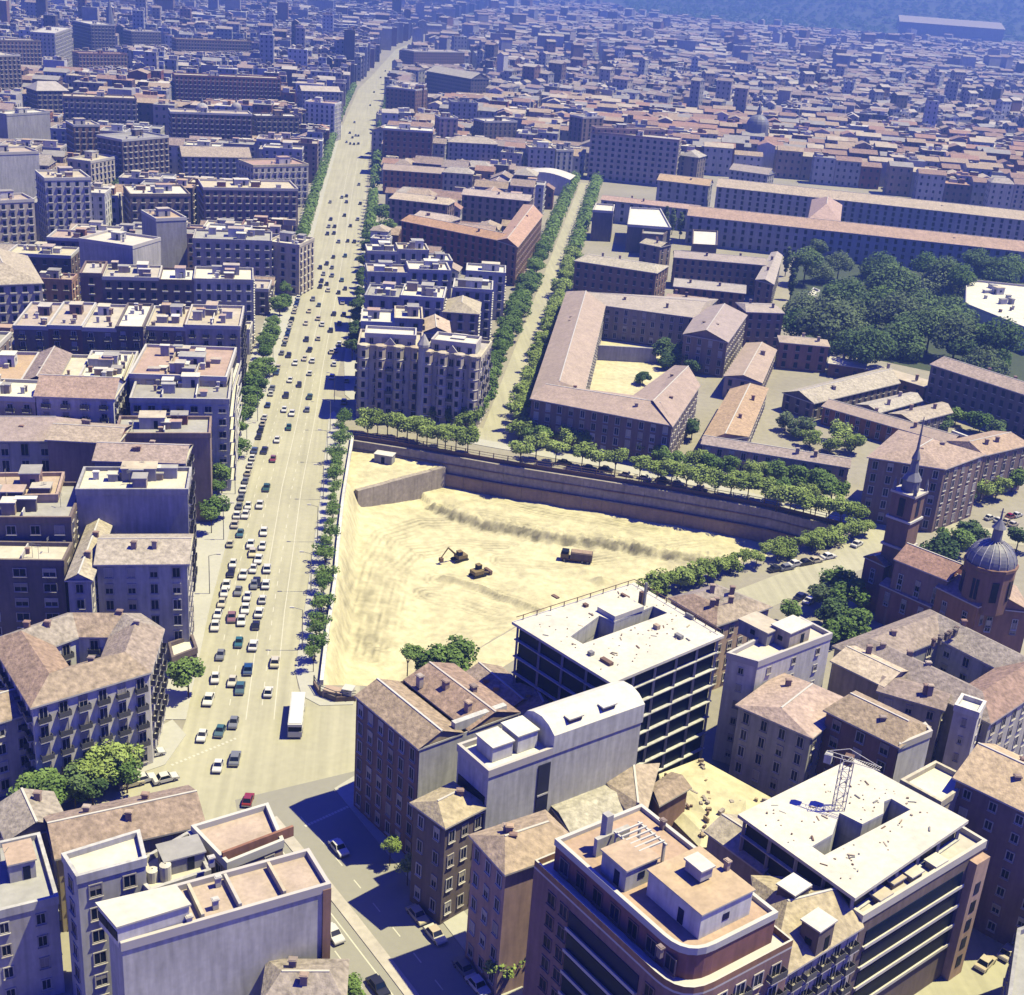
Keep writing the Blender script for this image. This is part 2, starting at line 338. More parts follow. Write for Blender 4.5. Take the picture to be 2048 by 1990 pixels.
# ---------------------------------------------------------------- buildings
def building(label, P, z, roof='flat', wall='cream', rm=None, rise=None, hip=.22, zb=0.0, win={}, name='apartment_building', cat='building', group=None, clut=1, sides=None, pm=None, foot=True, band=False):
    P = ccw(P); c = centre(P); root = empty(name, (c.x, c.y, zb)); tag(root, label, cat, group); wm = 'wall_' + wall
    if foot: FOOT.append((c, max((p - c).length for p in P), P))
    dist = c.length; near = dist < NEAR
    if foot: TALL.append((P, z))
    b = MB(); b.prism(P, zb, z, wm, top=False); part('wall', b, root)
    if roof == 'flat': flatroof(root, P, z, rm or 'deck_grey', pm or (wm if rnd.random() < .4 else 'trim'), .6 if pm else .9)
    elif roof in ('gable', 'hip'):
        s = min((P[1] - P[0]).length, (P[2] - P[1]).length)
        gable(root, P, z, rise if rise is not None else s * .24, rm or 'tile_terracotta', wm, hip if roof == 'hip' else 0)
        if clut and near:
            for k in range(rnd.randint(1, 3)):
                s_, t_ = rnd.uniform(.25, .75), rnd.choice([.3, .7]); p = P[0] * (1 - s_) * (1 - t_) + P[1] * s_ * (1 - t_) + P[2] * s_ * t_ + P[3] * (1 - s_) * t_; chimney(root, p, z + .4, h=rnd.uniform(1.6, 2.6))
    if roof == 'flat' and clut and len(P) == 4: clutter(root, inset(P, .8), z + .05, clut, wm, near)
    if win is not None:
        far = None if near else MB(); n = len(P)
        for i in range(n):
            if sides is not None:
                d = (P[(i + 1) % n] - P[i]).normalized(); nr = Vector((d.y, -d.x))
                if not any(nr.dot(Vector(q).normalized()) > .7 for q in sides): continue
            facade(root, P[i], P[(i + 1) % n], zb + .4, z - .3, win, far)
        if far and far.f: tag(part('windows', far, root), kind='stuff')
    if band and near:
        for i in range(len(P)):
            a, e = P[i], P[(i + 1) % len(P)]; d = (e - a).normalized(); nr = Vector((d.y, -d.x)); q = MB(); q.obox((a + e) / 2 + nr * .06, d, (e - a).length / 2, .1, zb + 4.0, zb + 4.35, 'trim'); part('cornice', q, root)
    return root
def Q(label, pts, z, **k): return building(label, [G(p, z) for p in pts], z, **k)
def E(label, a, b, depth, z, **k): return building(label, rect(G(a, z), G(b, z), depth), z, **k)
def row(place, a, b, depth, z, specs, group, frm='left', **k):
    """terrace of separate houses between two marks; specs: (share, dz, kwargs, look)"""
    A, B = G(a, z), G(b, z); tot = sum(s[0] for s in specs); s0 = 0; n = len(specs)
    for i, (sh, dz, kw, look) in enumerate(specs):
        s1 = s0 + sh / tot; p, q = A.lerp(B, s0), A.lerp(B, s1); kk = dict(k); kk.update(kw)
        o = (n - i if frm == 'avenue' else i + 1)
        building(f'{look}, {ordn(o)} from the {frm} in {place}', rect(p, q, depth + kw.get('dd', 0) if False else depth), z + dz, group=group, **kk); s0 = s1
# ---------------------------------------------------------------- trees
def crown_mesh(seed, m, kind, N=2300):
    r = random.Random(seed); b = MB(); lobes = []
    if kind == 'poplar': lobes = [(Vector((r.uniform(-.1, .1), r.uniform(-.1, .1), z)), .42 - abs(z) * .22) for z in (-1.2, -.8, -.4, 0, .4, .8, 1.2)]
    elif kind == 'park':
        for k in range(6):
            a = 6.28 * k / 6 + r.uniform(-.4, .4); rr = r.uniform(.35, .62); lobes.append((Vector((rr * math.cos(a), rr * math.sin(a), r.uniform(-.25, .25))), r.uniform(.34, .5)))
        lobes += [(Vector((.05, 0, .35)), .55), (Vector((-.1, .1, .1)), .6)]
    else:
        for k in range(11):
            a = r.uniform(0, 6.28); rr = r.uniform(.15, .68); lobes.append((Vector((rr * math.cos(a), rr * math.sin(a), r.uniform(-.38, .5) * (1 - .3 * rr))), r.uniform(.26, .46)))
        lobes.append((Vector((0, 0, .1)), .55))
    for k in range(N):
        c, rad = r.choice(lobes); d = Vector((r.gauss(0, 1), r.gauss(0, 1), r.gauss(0, 1))).normalized(); p = c + d * rad * (r.random() ** .28)
        nrm = (d * .8 + Vector((r.gauss(0, .5), r.gauss(0, .5), r.gauss(.35, .5)))).normalized(); a = nrm.orthogonal().normalized(); a.rotate(Matrix.Rotation(r.uniform(0, 6.28), 3, nrm)); q = nrm.cross(a); s = r.uniform(.05, .105) if kind != 'park' else r.uniform(.032, .07)
        b.face([p + a * s, p + q * s * .7, p - a * s * .9, p - q * s * .8], m)
    return b.mesh('crown')
def trunk_mesh(seed):
    r = random.Random(seed); b = MB(); b.tube((0, 0, 0), (0, 0, .55), .045, .034, 'trunk', 7)
    for k in range(5):
        a = 6.28 * k / 5 + r.uniform(-.4, .4); e = (.30 * math.cos(a), .30 * math.sin(a), r.uniform(.75, .95)); b.tube((0, 0, .5), e, .028, .010, 'trunk', 5)
    b.tube((0, 0, .52), (.02, .02, .98), .03, .008, 'trunk', 5); return b.mesh('trunk')
CROWN = {m: [crown_mesh(i * 7 + j, m, 'round') for j in range(4)] for i, m in enumerate(('leaf_plane', 'leaf_dark', 'leaf_mid', 'leaf_grey'))}
CROWN['thin'] = [crown_mesh(90 + j, 'leaf_mid', 'round', 850) for j in range(3)]; CROWN['leaf_plane'] = [crown_mesh(60 + j, 'leaf_plane', 'round', 1500) for j in range(5)]
CROWN['park'] = [crown_mesh(120 + j, m_, 'park', 3800) for j, m_ in enumerate(('leaf_dark', 'leaf_dark', 'leaf_grey', 'leaf_mid'))]
CROWN['poplar'] = [crown_mesh(77, 'leaf_grey', 'poplar')]; TRUNK = [trunk_mesh(i) for i in range(3)]
def tree(p, r, h, label, group=None, m='leaf_mid', flat=.8, name='tree', zb=0.0):
    r *= 1.22
    o = empty(name, (p[0], p[1], zb), rnd.uniform(0, 6.28)); tag(o, label, 'tree', group); rz = r * flat if m != 'poplar' else h * .36
    hc = h - rz * .85
    link('crown', rnd.choice(CROWN[m]), o, (0, 0, hc), 0, (r, r * rnd.uniform(.9, 1.1), rz))
    ts = r * .9; link('trunk', rnd.choice(TRUNK), o, (0, 0, 0), 0, (ts, ts, hc + rz * .2)); return o
def tree_at(c, zc, r, label, group=None, m='leaf_mid', **k):
    p = G(c, zc); return tree(p, r, zc + r * .7, label, group, m, **k)
FARTREES = []
def tree_row(pts, step, r, h, what, where, frm, group, m='leaf_mid', jit=.5, drop=0, along=None):
    P = pts; seg = [(P[i], P[i + 1]) for i in range(len(P) - 1)]; L = [(b - a).length for a, b in seg]; tot = sum(L); n = int(tot / step); k = 0
    for i in range(n + 1):
        s = min(i * step, tot - .01); 
        if drop and rnd.random() < drop: continue
        for (a, b), q in zip(seg, L):
            if s <= q: p = a.lerp(b, s / q); break
            s -= q
        if p.length > 620: FARTREES.append((p, r)); continue
        k += 1; f = rnd.uniform(.66, 1.3)
        tree(p + Vector((rnd.uniform(-jit, jit), rnd.uniform(-jit, jit))), r * f, h * rnd.uniform(.88, 1.12), f'{what} {where}, {ordn(k)} from {frm}', group, m)
# ---------------------------------------------------------------- vehicles
def car_parts(col, kind):
    cm = 'car_' + col; L, Wd, Hh = {'small': (3.4, 1.5, 1.4), 'saloon': (4.2, 1.66, 1.42), 'van': (4.5, 1.75, 2.0)}[kind]; parts = []
    b = MB(); hw = Wd / 2; y0, y1 = -L / 2, L / 2
    prof = [(y0, .30), (y0, .62), (y0 + .12, .80), (y1 - 1.0, .86), (y1 - .12, .74), (y1, .58), (y1, .30)] if kind != 'van' else [(y0, .3), (y0, 1.0), (y1 - .5, 1.05), (y1, .85), (y1, .3)]
    n = len(prof)
    for i in range(n):
        a, c = prof[i], prof[(i + 1) % n]; b.face([(hw, a[0], a[1]), (-hw, a[0], a[1]), (-hw, c[0], c[1]), (hw, c[0], c[1])], cm)
    b.face([(hw, *p) for p in prof], cm); b.face([(-hw, *p) for p in reversed(prof)], cm); parts.append(('body', b))
    if kind == 'van': ca, cb, zt, z0 = y0 + .05, y1 - .75, Hh, 1.0
    elif kind == 'small': ca, cb, zt, z0 = y0 + .35, y1 - 1.0, Hh, .8
    else: ca, cb, zt, z0 = y0 + .75, y1 - 1.15, Hh, .8
    g = MB(); lo = [(-hw + .04, ca), (hw - .04, ca), (hw - .04, cb), (-hw + .04, cb)]; s = .42 if kind != 'van' else .15; hi = [(-hw + .17, ca + s), (hw - .17, ca + s), (hw - .17, cb - s - .1), (-hw + .17, cb - s - .1)]
    for i in range(4): j = (i + 1) % 4; g.face([(*lo[i], z0), (*lo[j], z0), (*hi[j], zt - .06), (*hi[i], zt - .06)], 'glass')
    parts.append(('windows', g))
    t = MB(); t.prism([(x * 1.02, y) for x, y in hi], zt - .07, zt, cm)
    for x, y in hi:
        q = min(lo, key=lambda e: abs(e[0] - x) + abs(e[1] - y)); t.tube((q[0] * 1.005, q[1], z0), (x * 1.01, y, zt - .05), .05, .05, cm, 4)
    parts.append(('roof', t))
    bp = MB(); bp.box(-hw, hw, y0 - .10, y0 - .005, .36, .5, 'steel'); parts.append(('bumper', bp)); bp = MB(); bp.box(-hw, hw, y1 + .005, y1 + .10, .36, .5, 'steel'); parts.append(('bumper', bp))
    return parts, L, Wd
WHEEL = MB()
for sx in (0,): WHEEL.tube((-.09, 0, 0), (.09, 0, 0), .30, .30, 'tyre', 10); WHEEL.tube((-.091, 0, 0), (-.095, 0, 0), .17, .17, 'steel', 8); WHEEL.tube((.091, 0, 0), (.10, 0, 0), .17, .17, 'steel', 8)
WHEEL = WHEEL.mesh('wheel'); CARS = {}
def car(p, hd, col, label, kind='saloon', group=None, zb=0.0, detail=True):
    k = (col, kind)
    if k not in CARS:
        ps, L, Wd = car_parts(col, kind); allm = MB()
        for nme, b in ps:
            for f, mi in zip(b.f, b.m): allm.face([b.v[i] for i in f], b.mats[mi])
        for sx in (-1, 1):
            for sy in (-1, 1): allm.tube((sx * (Wd / 2 - .16), sy * L * .31, .3), (sx * (Wd / 2 + .01), sy * L * .31, .3), .3, .3, 'tyre', 8)
        CARS[k] = ([(nme, b.mesh(nme)) for nme, b in ps], L, Wd, allm.mesh('parked_car'))
    ps, L, Wd, am = CARS[k]
    if not detail: o = link('car', am, None, (p[0], p[1], zb), hd); return tag(o, label, 'car', group)
    o = empty('car' if kind != 'van' else 'van', (p[0], p[1], zb), hd); tag(o, label, 'car' if kind != 'van' else 'van', group)
    for nme, me in ps: link(nme, me, o)
    for sx in (-1, 1):
        for sy in (-1, 1): link('wheel', WHEEL, o, (sx * (Wd / 2 - .08), sy * L * .31, .3))
    return o
# ================================================================ setting: ground, streets, pit
PIT = [(705, 880), (853, 903), (1024, 933), (1323, 980), (1536, 1018), (1712, 1062), (1500, 1122), (1290, 1172), (1036, 1250), (960, 1295), (860, 1345), (780, 1372), (643, 1370), (654, 1276), (662, 1223), (670, 1168), (675, 1105), (686, 1000)]
PITW = ccw([G(p) for p in PIT])
AL = [(300, 1640), (335, 1540), (372, 1440), (418, 1223), (450, 1098), (481, 972), (523, 836), (554, 721), (586, 617), (619, 502), (646, 397), (669, 314), (685, 251), (717, 178), (748, 147), (790, 100), (822, 86)]
AR = [(600, 1400), (590, 1341), (612, 1200), (640, 1000), (658, 830), (686, 700), (705, 600), (720, 500), (730, 446), (735, 341), (744, 263), (769, 184), (793, 126), (827, 90)]
aL = [G(p) for p in AL]; aR = [G(p) for p in AR]
def along(pl, s):
    for a, b in zip(pl, pl[1:]):
        q = (b - a).length
        if s <= q: return a.lerp(b, s / q), (b - a).normalized()
        s -= q
    return pl[-1], (pl[-1] - pl[-2]).normalized()
def plen(pl): return sum((b - a).length for a, b in zip(pl, pl[1:]))
def offs(pl, d):
    out = []
    for i, p in enumerate(pl):
        t = (pl[min(i + 1, len(pl) - 1)] - pl[max(i - 1, 0)]).normalized(); out.append(p + Vector((-t.y, t.x)) * d)
    return out
b = MB(); b.poly(ccw([(-4500, 20), (-4500, 9000), (6500, 9000), (6500, 20)]), 0, 'ground', [list(reversed(PITW))]); struct('ground', b)
def sheet(name, pts, z, m, w=None): b = MB(); b.poly(ccw(pts), z, m); return struct(name, b)
avenue = sheet('avenue_road', aL + list(reversed(aR)), .020, 'asphalt')
sheet('junction_road', [G(p) for p in [(20, 1680), (250, 1560), (330, 1500), (560, 1380), (720, 1372), (735, 1600), (600, 1720), (300, 1720)]], .026, 'asphalt')
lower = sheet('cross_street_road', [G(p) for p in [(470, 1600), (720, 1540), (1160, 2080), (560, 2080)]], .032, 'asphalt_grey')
ts0, ts1 = G((985, 872)), G((1172, 366)); tsd = (ts1 - ts0).normalized(); tsn = Vector((-tsd.y, tsd.x))
sheet('tree_street_road', [ts0 - tsn * 3.6, ts0 + tsn * 3.6, ts1 + tsn * 3.6, ts1 - tsn * 3.6], .020, 'asphalt')
bk = [G(p) for p in [(655, 800), (760, 822), (985, 872), (1230, 915), (1480, 968), (1740, 1035), (2060, 1080)]]
sheet('back_street_road', offs(bk, 4.5) + list(reversed(offs(bk, -4.5))), .024, 'asphalt')
cs = [G(p) for p in [(1800, 1030), (1700, 1120), (1500, 1200), (1380, 1260)]]
sheet('church_street_road', offs(cs, 5) + list(reversed(offs(cs, -5))), .030, 'asphalt')
sheet('corner_street_road', [G(p) for p in [(1740, 2080), (1760, 1985), (1900, 1890), (2080, 1740), (2300, 1760), (2300, 2080)]], .020, 'asphalt')
def slab(name, pts, h, m): b = MB(); b.prism(ccw(pts), 0, h, m); return struct(name, b)
slab('pavement_pit_side', [G(p) for p in [(603, 1392), (590, 1341), (612, 1200), (640, 1000), (658, 830), (668, 822), (703, 872), (690, 990), (674, 1110), (660, 1230), (646, 1372), (712, 1392), (706, 1410), (640, 1412)]], .13, 'paving')
slab('pavement_left', aL[2:13] + list(reversed(offs(aL, 9)[2:13])), .13, 'paving')
slab('pavement_block_side', [G(p) for p in [(690, 790), (688, 720), (708, 600), (724, 500), (736, 440), (760, 440), (748, 500), (735, 600), (722, 700), (716, 812)]], .13, 'paving')
bo = [p for p in bk[1:6]]; slab('pavement_pit_back', offs(bo, -4.6) + list(reversed(offs(bo, -9.5))), .13, 'paving'); slab('pavement_school_side', offs(bo[1:], 4.6) + list(reversed(offs(bo[1:], 8))), .13, 'paving')
slab('pavement_dark_side', [G(p) for p in [(668, 1578), (716, 1548), (1110, 2060), (1050, 2060), (836, 1780)]], .13, 'paving')
slab('pavement_corner_left', [G(p) for p in [(288, 1470), (345, 1440), (372, 1470), (330, 1530), (200, 1575), (60, 1640), (60, 1600)]], .13, 'paving')
med = [T(1, 3, x, y) for x, y in [(120, 560), (400, 900), (700, 1280), (1000, 1665), (1180, 1900), (1300, 2060)]]; mw = [G(p) for p in med]
slab('median_kerb', offs(mw, .9) + list(reversed(offs(mw, -.9))), .16, 'deck_cream')
# painted markings, each its own piece on the road
dash = MB(); dash.box(-.09, .09, -1.1, 1.1, 0, .006, 'paint'); dash = dash.mesh('lane_dash')
for off in (10.6, 15.6):
    k = MB(); pl = offs(aL[2:12], -off)
    for p, e in zip(pl, pl[1:]): d = (e - p).normalized(); k.obox((p + e) / 2, d, (e - p).length / 2, .09, .022, .027, 'paint')
    link('centre_line', k.mesh('centre_line'), avenue)
for off in (4.1, 7.3, 13.2):
    for i in range(34 if off != 10.4 else 40):
        p, d = along(aL[2:], 6 + i * 6.2); q = p + Vector((d.y, -d.x)) * off; link('lane_dash', dash, avenue, (q.x, q.y, .024), math.atan2(-d.x, d.y))
for off, n in ((-4.2, 9), (5.2, 8), (8.6, 7)):
    pl = offs(mw, -off)
    for i in range(n):
        p, d = along(pl, 3 + i * 6.0); link('lane_dash', dash, lower, (p.x, p.y, .036), math.atan2(-d.x, d.y))
for pl in (offs(mw, -2.2),):
    k = MB()
    for a, e in zip(pl, pl[1:]): d = (e - a).normalized(); k.obox((a + e) / 2, d, (e - a).length / 2, .1, .034, .038, 'paint')
    link('edge_line', k.mesh('edge_line'), lower)
zb_ = MB(); zb_.box(-.22, .22, -.28, .28, 0, .006, 'paint'); zb_ = zb_.mesh('crossing_bar')
for a, e in (((345, 1530), (470, 1478)), ((612, 1652), (700, 1612))):
    A, B = G(a), G(e)
    for i in range(16):
        p = A.lerp(B, i / 15); d = (B - A).normalized(); link('crossing_bar', zb_, avenue, (p.x, p.y, .045), math.atan2(d.y, d.x))
# worn tracks are left to the material. the pit -----------------------------------------------------------------
FL = -11.0
iw0, iw1 = G((1, 1, 750, 1820), -3), G((1, 1, 1420, 1640), -3)
sc_ = [G(p, FL) for p in [(1, 2, 1380, 60), (1, 2, 1480, 110), (1, 2, 1700, 190), (1, 2, 1950, 240), (2, 2, 300, 300), (2, 2, 700, 340), (2, 2, 1100, 420), (2, 2, 1650, 500)]]
sc2 = [G(p, FL) for p in [(1, 2, 1430, 600), (1, 2, 1700, 670), (1, 2, 1950, 780), (2, 2, 250, 880)]]
def pdist(p, pl):
    best = 1e9; sg = 1
    for a, e in zip(pl, pl[1:]):
        d = e - a; t = max(0, min(1, (p - a).dot(d) / d.length_squared)); q = p - (a + d * t)
        if q.length < best: best = q.length; sg = 1 if d.x * q.y - d.y * q.x > 0 else -1
    return best, sg
LEFTE = [G(p) for p in [(643, 1372), (654, 1276), (662, 1223), (670, 1168), (675, 1105), (686, 1000), (705, 880)]]; NEARE = [G(p) for p in [(643, 1370), (780, 1372), (860, 1345), (960, 1295), (1036, 1250)]]
def sm(x): x = max(0, min(1, x)); return x * x * (3 - 2 * x)
import mathutils.noise as mnoise
TRK = [[G(p, FL) for p in q] for q in ([(700, 1340), (715, 1240), (735, 1150), (775, 1085), (850, 1050), (960, 1045), (1100, 1070), (1240, 1100)], [(735, 1330), (752, 1230), (775, 1160), (830, 1105), (900, 1090), (1010, 1095)], [(760, 1300), (772, 1220), (782, 1160), (778, 1140)], [(880, 1160), (950, 1170), (1030, 1195), (1120, 1235)], [(860, 1190), (930, 1205), (1000, 1230)], [(1400, 1090), (1250, 1110), (1100, 1125), (1010, 1120)], [(890, 985), (980, 1010), (1100, 1035), (1300, 1075)])]
def track(p):
    v = 0
    for t in TRK:
        d = pdist(p, t)[0]
        if d < 4.5: v = max(v, max(0, 1 - abs(d - .9) / .6), .8 * max(0, 1 - abs(d - 2.5) / .6), .6 * max(0, 1 - abs(d - 3.8) / .5), .2 * max(0, 1 - d / 4.5))
    return v * (.55 + .9 * mnoise.noise(Vector((p.x * .12, p.y * .12, 3))))
def soil_shade(p):
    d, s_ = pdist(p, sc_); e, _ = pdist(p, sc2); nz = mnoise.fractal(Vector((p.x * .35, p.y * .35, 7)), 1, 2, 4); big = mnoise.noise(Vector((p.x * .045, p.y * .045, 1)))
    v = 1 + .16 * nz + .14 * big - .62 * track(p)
    if s_ < 0: v -= (.55 + .9 * nz) * max(0, 1 - abs(d - 1.4 - 1.5 * nz) / (2.2 + 1.6 * big))  # scarp face: cut-earth tone with its shade put into the colour
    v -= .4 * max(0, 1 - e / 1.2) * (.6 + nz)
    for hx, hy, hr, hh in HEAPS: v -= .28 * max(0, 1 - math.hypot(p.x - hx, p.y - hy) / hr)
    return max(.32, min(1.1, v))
HEAPS = []
for hx, hy, hr, hh in ((2, 670, 2.6, 1.8), (2, 560, 1.5, .7), (2, 1250, 3.0, 1.2), (2, 1330, 2.2, .9), (1, 1260, 1.6, .7), (2, 950, 2.2, .9), (2, 300, 1.8, .6)):
    q = G((hx, 2, hy, {670: 620, 560: 560, 1250: 470, 1330: 500, 1260: 440, 950: 400, 300: 330}[hy]), FL); HEAPS.append((q.x, q.y, hr, hh))
def pit_z(p):
    ins = inside(p, PITW); dl = pdist(p, LEFTE)[0] if ins else 0; dn = pdist(p, NEARE)[0] if ins else 0
    if not ins and pdist(p, NEARE)[0] > 3 and pdist(p, LEFTE)[0] > 3: dl = dn = 99
    z = -(.5 + 7.5 * sm(dl / 4.5) + 3 * sm(dl / 26)); z = max(z, -(.5 + 7.5 * sm(dn / 8) + 3 * sm(dn / 30)))
    d, s = pdist(p, sc_); d0 = d; z += (1.9 if s > 0 else 1.9 * max(0, 1 - d / 2.4)) * sm((p - sc_[0]).length / 8 if s > 0 else 1) if d < 60 else 0
    d, s = pdist(p, sc2); z += 1.3 * max(0, 1 - d / 1.5)
    w = (iw1 - iw0); q = p - iw0
    if w.x * q.y - w.y * q.x > 0: z = -3.0
    for hx, hy, hr, hh in HEAPS: z += hh * max(0, 1 - math.hypot(p.x - hx, p.y - hy) / hr)
    z += .9 * (mnoise.fractal(Vector((p.x * .09, p.y * .09, 0)), 1, 2, 5)) * .5 - .14 * track(p)
    k = .45 * max(0, 1 - abs(d0 - 1.2) / 3.0)
    return min(z + rnd.uniform(-.06 - k, .06 + k), -.35)
xs = [p.x for p in PITW]; ys = [p.y for p in PITW]; st = 0.62; x0, y0 = min(xs) - 2, min(ys) - 2; nx = int((max(xs) + 2 - x0) / st) + 1; ny = int((max(ys) + 2 - y0) / st) + 1
PO = inset(PITW, -2.2); vid = {}; b = MB(); gm = b.mi('pit_sand')
def gv(i, j):
    if (i, j) not in vid: p = Vector((x0 + i * st, y0 + j * st)); vid[i, j] = len(b.v); b.v.append((p.x, p.y, pit_z(p)))
    return vid[i, j]
for i in range(nx):
    for j in range(ny):
        if inside((x0 + (i + .5) * st, y0 + (j + .5) * st), PO): q4 = (gv(i, j), gv(i + 1, j), gv(i + 1, j + 1), gv(i, j + 1)); b.f.append(q4); zs = [b.v[k][2] for k in q4]; b.m.append(0)
pf = struct('pit_floor', b); pf.data.polygons.foreach_set('use_smooth', [True] * len(pf.data.polygons)); ca = pf.data.color_attributes.new('soil_shade', 'FLOAT_COLOR', 'POINT'); ca.data.foreach_set('color', [c for v in pf.data.vertices for c in [soil_shade(Vector((v.co.x, v.co.y)))] * 3 + [1.0]])
sheet('sand_verge', [G(p) for p in [(855, 1352), (958, 1298), (1036, 1252), (1290, 1174), (1330, 1200), (1060, 1300), (950, 1370)]], .02, 'sand')
# retaining wall: concrete upper lift over a cut earth face, one panel per bay
far = [G(p) for p in [(705, 880), (853, 903), (1024, 933), (1323, 980), (1536, 1018), (1712, 1062)]]
rw = empty('retaining_wall', (far[2].x, far[2].y, 0)); tag(rw, 'long grey and brown retaining wall along the far side of the pit', 'wall')
L = plen(far); n = int(L / 5.5)
for i in range(n):
    p, d = along(far, L * i / n); q, _ = along(far, L * (i + 1) / n - .06); d = (q - p).normalized(); nn = Vector((d.y, -d.x)); mb = MB()
    mb.prism(ccw([p, q, q - nn * -.5, p - nn * -.5]), -5.2, .05, 'retaining', bot=True); part('concrete_panel', mb, rw)
    mb = MB(); k = .35 + rnd.uniform(-.05, .05); mb.prism(ccw([p, q, q + nn * (.9 + k), p + nn * (.9 + k)]), -12.5, -5.3, 'earth'); part('cut_face', mb, rw)
    for zz, o_ in ((-5.45, 1.3), (-2.6, .56)): mb = MB(); mb.prism(ccw([p + nn * .02, q + nn * .02, q + nn * (o_ + .18), p + nn * (o_ + .18)]), zz, zz + .3, 'wall_brown', bot=True); part('waler', mb, rw)
d = (iw1 - iw0).normalized(); nn = Vector((d.y, -d.x)); iw = empty('inner_retaining_wall', (iw0.x, iw0.y, -11)); tag(iw, 'short tan earth wall below the raised corner of the pit', 'wall')
for i in range(6):
    a, e = iw0.lerp(iw1, i / 6), iw0.lerp(iw1, (i + .99) / 6); mb = MB(); mb.prism(ccw([a + nn * .1, e + nn * .1, e + nn * 1.6, a + nn * 1.6]), -12.5, -2.9 - rnd.uniform(0, .2), 'retaining'); part('cut_face', mb, iw)
# boundary walls and fence
def lowwall(label, pl, h, t, m, z=0.0, name='boundary_wall', bay=6.0, post=None):
    o = empty(name, (pl[0].x, pl[0].y, z)); tag(o, label, 'wall' if post is None else 'fence'); L = plen(pl); n = max(1, int(L / bay))
    for i in range(n):
        p, d = along(pl, L * i / n); q, _ = along(pl, L * (i + 1) / n - .03); mb = MB(); d = (q - p).normalized()
        if post is None: mb.obox((p + q) / 2, d, (q - p).length / 2, t, z, z + h, m)
        else: mb.obox((p + q) / 2, d, (q - p).length / 2, t, z, z + h * .45, m); mb.obox((p + q) / 2, d, (q - p).length / 2, .05, z + h - .18, z + h - .06, post); mb.obox((p + q) / 2, d, (q - p).length / 2, .05, z + h * .66, z + h * .7, post)
        part('wall_panel' if post is None else 'fence_panel', mb, o)
        if post: k = MB(); k.obox(p, d, .11, .11, z, z + h, post); part('post', k, o)
    return o
lowwall('low white wall between the avenue pavement and the pit', [p for p in LEFTE], 1.3, .35, 'wall_white', .02)
lowwall('rusty site fence on posts along the far edge of the pit', offs(far, .9), 2.6, .12, 'rust', .02, 'site_fence', 4.2, 'rust')
lowwall('curved grey railing at the near corner of the pit', [G(p) for p in [(628, 1372), (640, 1392), (672, 1404), (712, 1402)]], 2.2, .2, 'wall_dark', .12, 'railing', 3.0, 'rail')
# ================================================================ right-hand foreground
WB = dict(sp=3.0, w=1.15, h=2.0, bal=1); WP = dict(sp=3.0, w=1.2, h=1.7); WS = dict(sp=2.6, w=1.0, h=1.5)
AN, BN = (-.74, -.67), (.68, -.73)      # facing directions of the near street grid
r1 = E('dark corner block with two brown tiled roof ridges beside the white bus', (1, 2, 765, 1490), (1, 2, 1240, 1890), 19, 21.0, roof=None, wall='brown', win=dict(sp=2.6, w=1.1, h=2.0, fl=6), sides=[AN])
P = ccw(rect(G((1, 2, 765, 1490), 21), G((1, 2, 1240, 1890), 21), 19)); A_, B_ = G((1, 2, 765, 1490), 21), G((1, 2, 1240, 1890), 21); ad = (B_ - A_).normalized(); bn = (rect(A_, B_, 20)[3] - A_).normalized()
for s0, s1 in ((0, 8.0), (9.3, 19)): gable(r1, ccw([A_ + bn * s0, B_ + bn * s0, B_ + bn * s1, A_ + bn * s1]), 21, 1.8, 'tile_brown', 'wall_tan', 0, .25)
for k in range(4): chimney(r1, A_.lerp(B_, .2 + .2 * k) + bn * rnd.uniform(5, 16), 21.4, ad, .5, 2.2)
mb = MB(); mb.obox(B_.lerp(A_, .06) + bn * 12, bn, 5, .5, 21.1, 22.6, 'wall_lightgrey'); part('party_wall', mb, r1); mb = MB(); mb.obox(B_ + bn * 9.5 + ad * .06, bn, 9.4, .05, 0, 20.9, 'wall_concrete'); part('end_wall', mb, r1)
E('low L-shaped brown tiled house above the rubble courtyard', (1, 2, 1540, 1370), (1, 2, 1850, 1640), 9, 13, roof='gable', rm='tile_brown', wall='pink', win=WS, name='house')
E('small brown tiled annex at the foot of the concrete frame building', (2, 2, -60, 1420), (2, 2, 60, 1690), 9, 13.5, roof='hip', rm='tile_brown', wall='tan', win=WS, name='house')
# white vaulted building
A_, B_ = G((1, 3, 1540, 30), 23.0), G((1, 3, 1772, 232), 23.0); r3 = building('pale concrete building with a white barrel-vaulted roof and blank side wall', rect(A_, B_, 29), 23.0, roof='flat', wall='concrete', rm='deck_white', win=None, clut=0)
ad = (B_ - A_).normalized(); bn = (rect(A_, B_, 1)[3] - A_).normalized(); wA = (B_ - A_).length
strips(r3, A_, B_, 0, 20.5, 'trim', 3.1, 1.5, .2)
mb = MB(); s0, s1, n = 11.5, 29.2, 12
prof = [(wA * (1 - i / n) + .25 - .5 * (1 - i / n), 20.5 + 4.6 * math.sin(math.pi * (.28 + .72 * i / n)) if i else 20.5 + 3.2) for i in range(n + 1)]
def vp(t, s, z): q = A_ + ad * t + bn * s; return (q.x, q.y, z)
prof = [(wA + .15, 22.8), (wA + .15, 25.9), (wA * .82, 27.0), (wA * .6, 27.5), (wA * .35, 27.3), (wA * .15, 26.6), (.1, 25.1), (-.1, 22.8)]
for (t0, z0), (t1, z1) in zip(prof, prof[1:]): mb.face([vp(t0, s0, z0), vp(t0, s1, z0), vp(t1, s1, z1), vp(t1, s0, z1)], 'deck_white' if z0 > 23.5 else 'wall_concrete')
mb.face([vp(t, s0, z) for t, z in prof], 'wall_white'); mb.face([vp(t, s1, z) for t, z in reversed(prof)], 'wall_concrete'); part('vault', mb, r3)
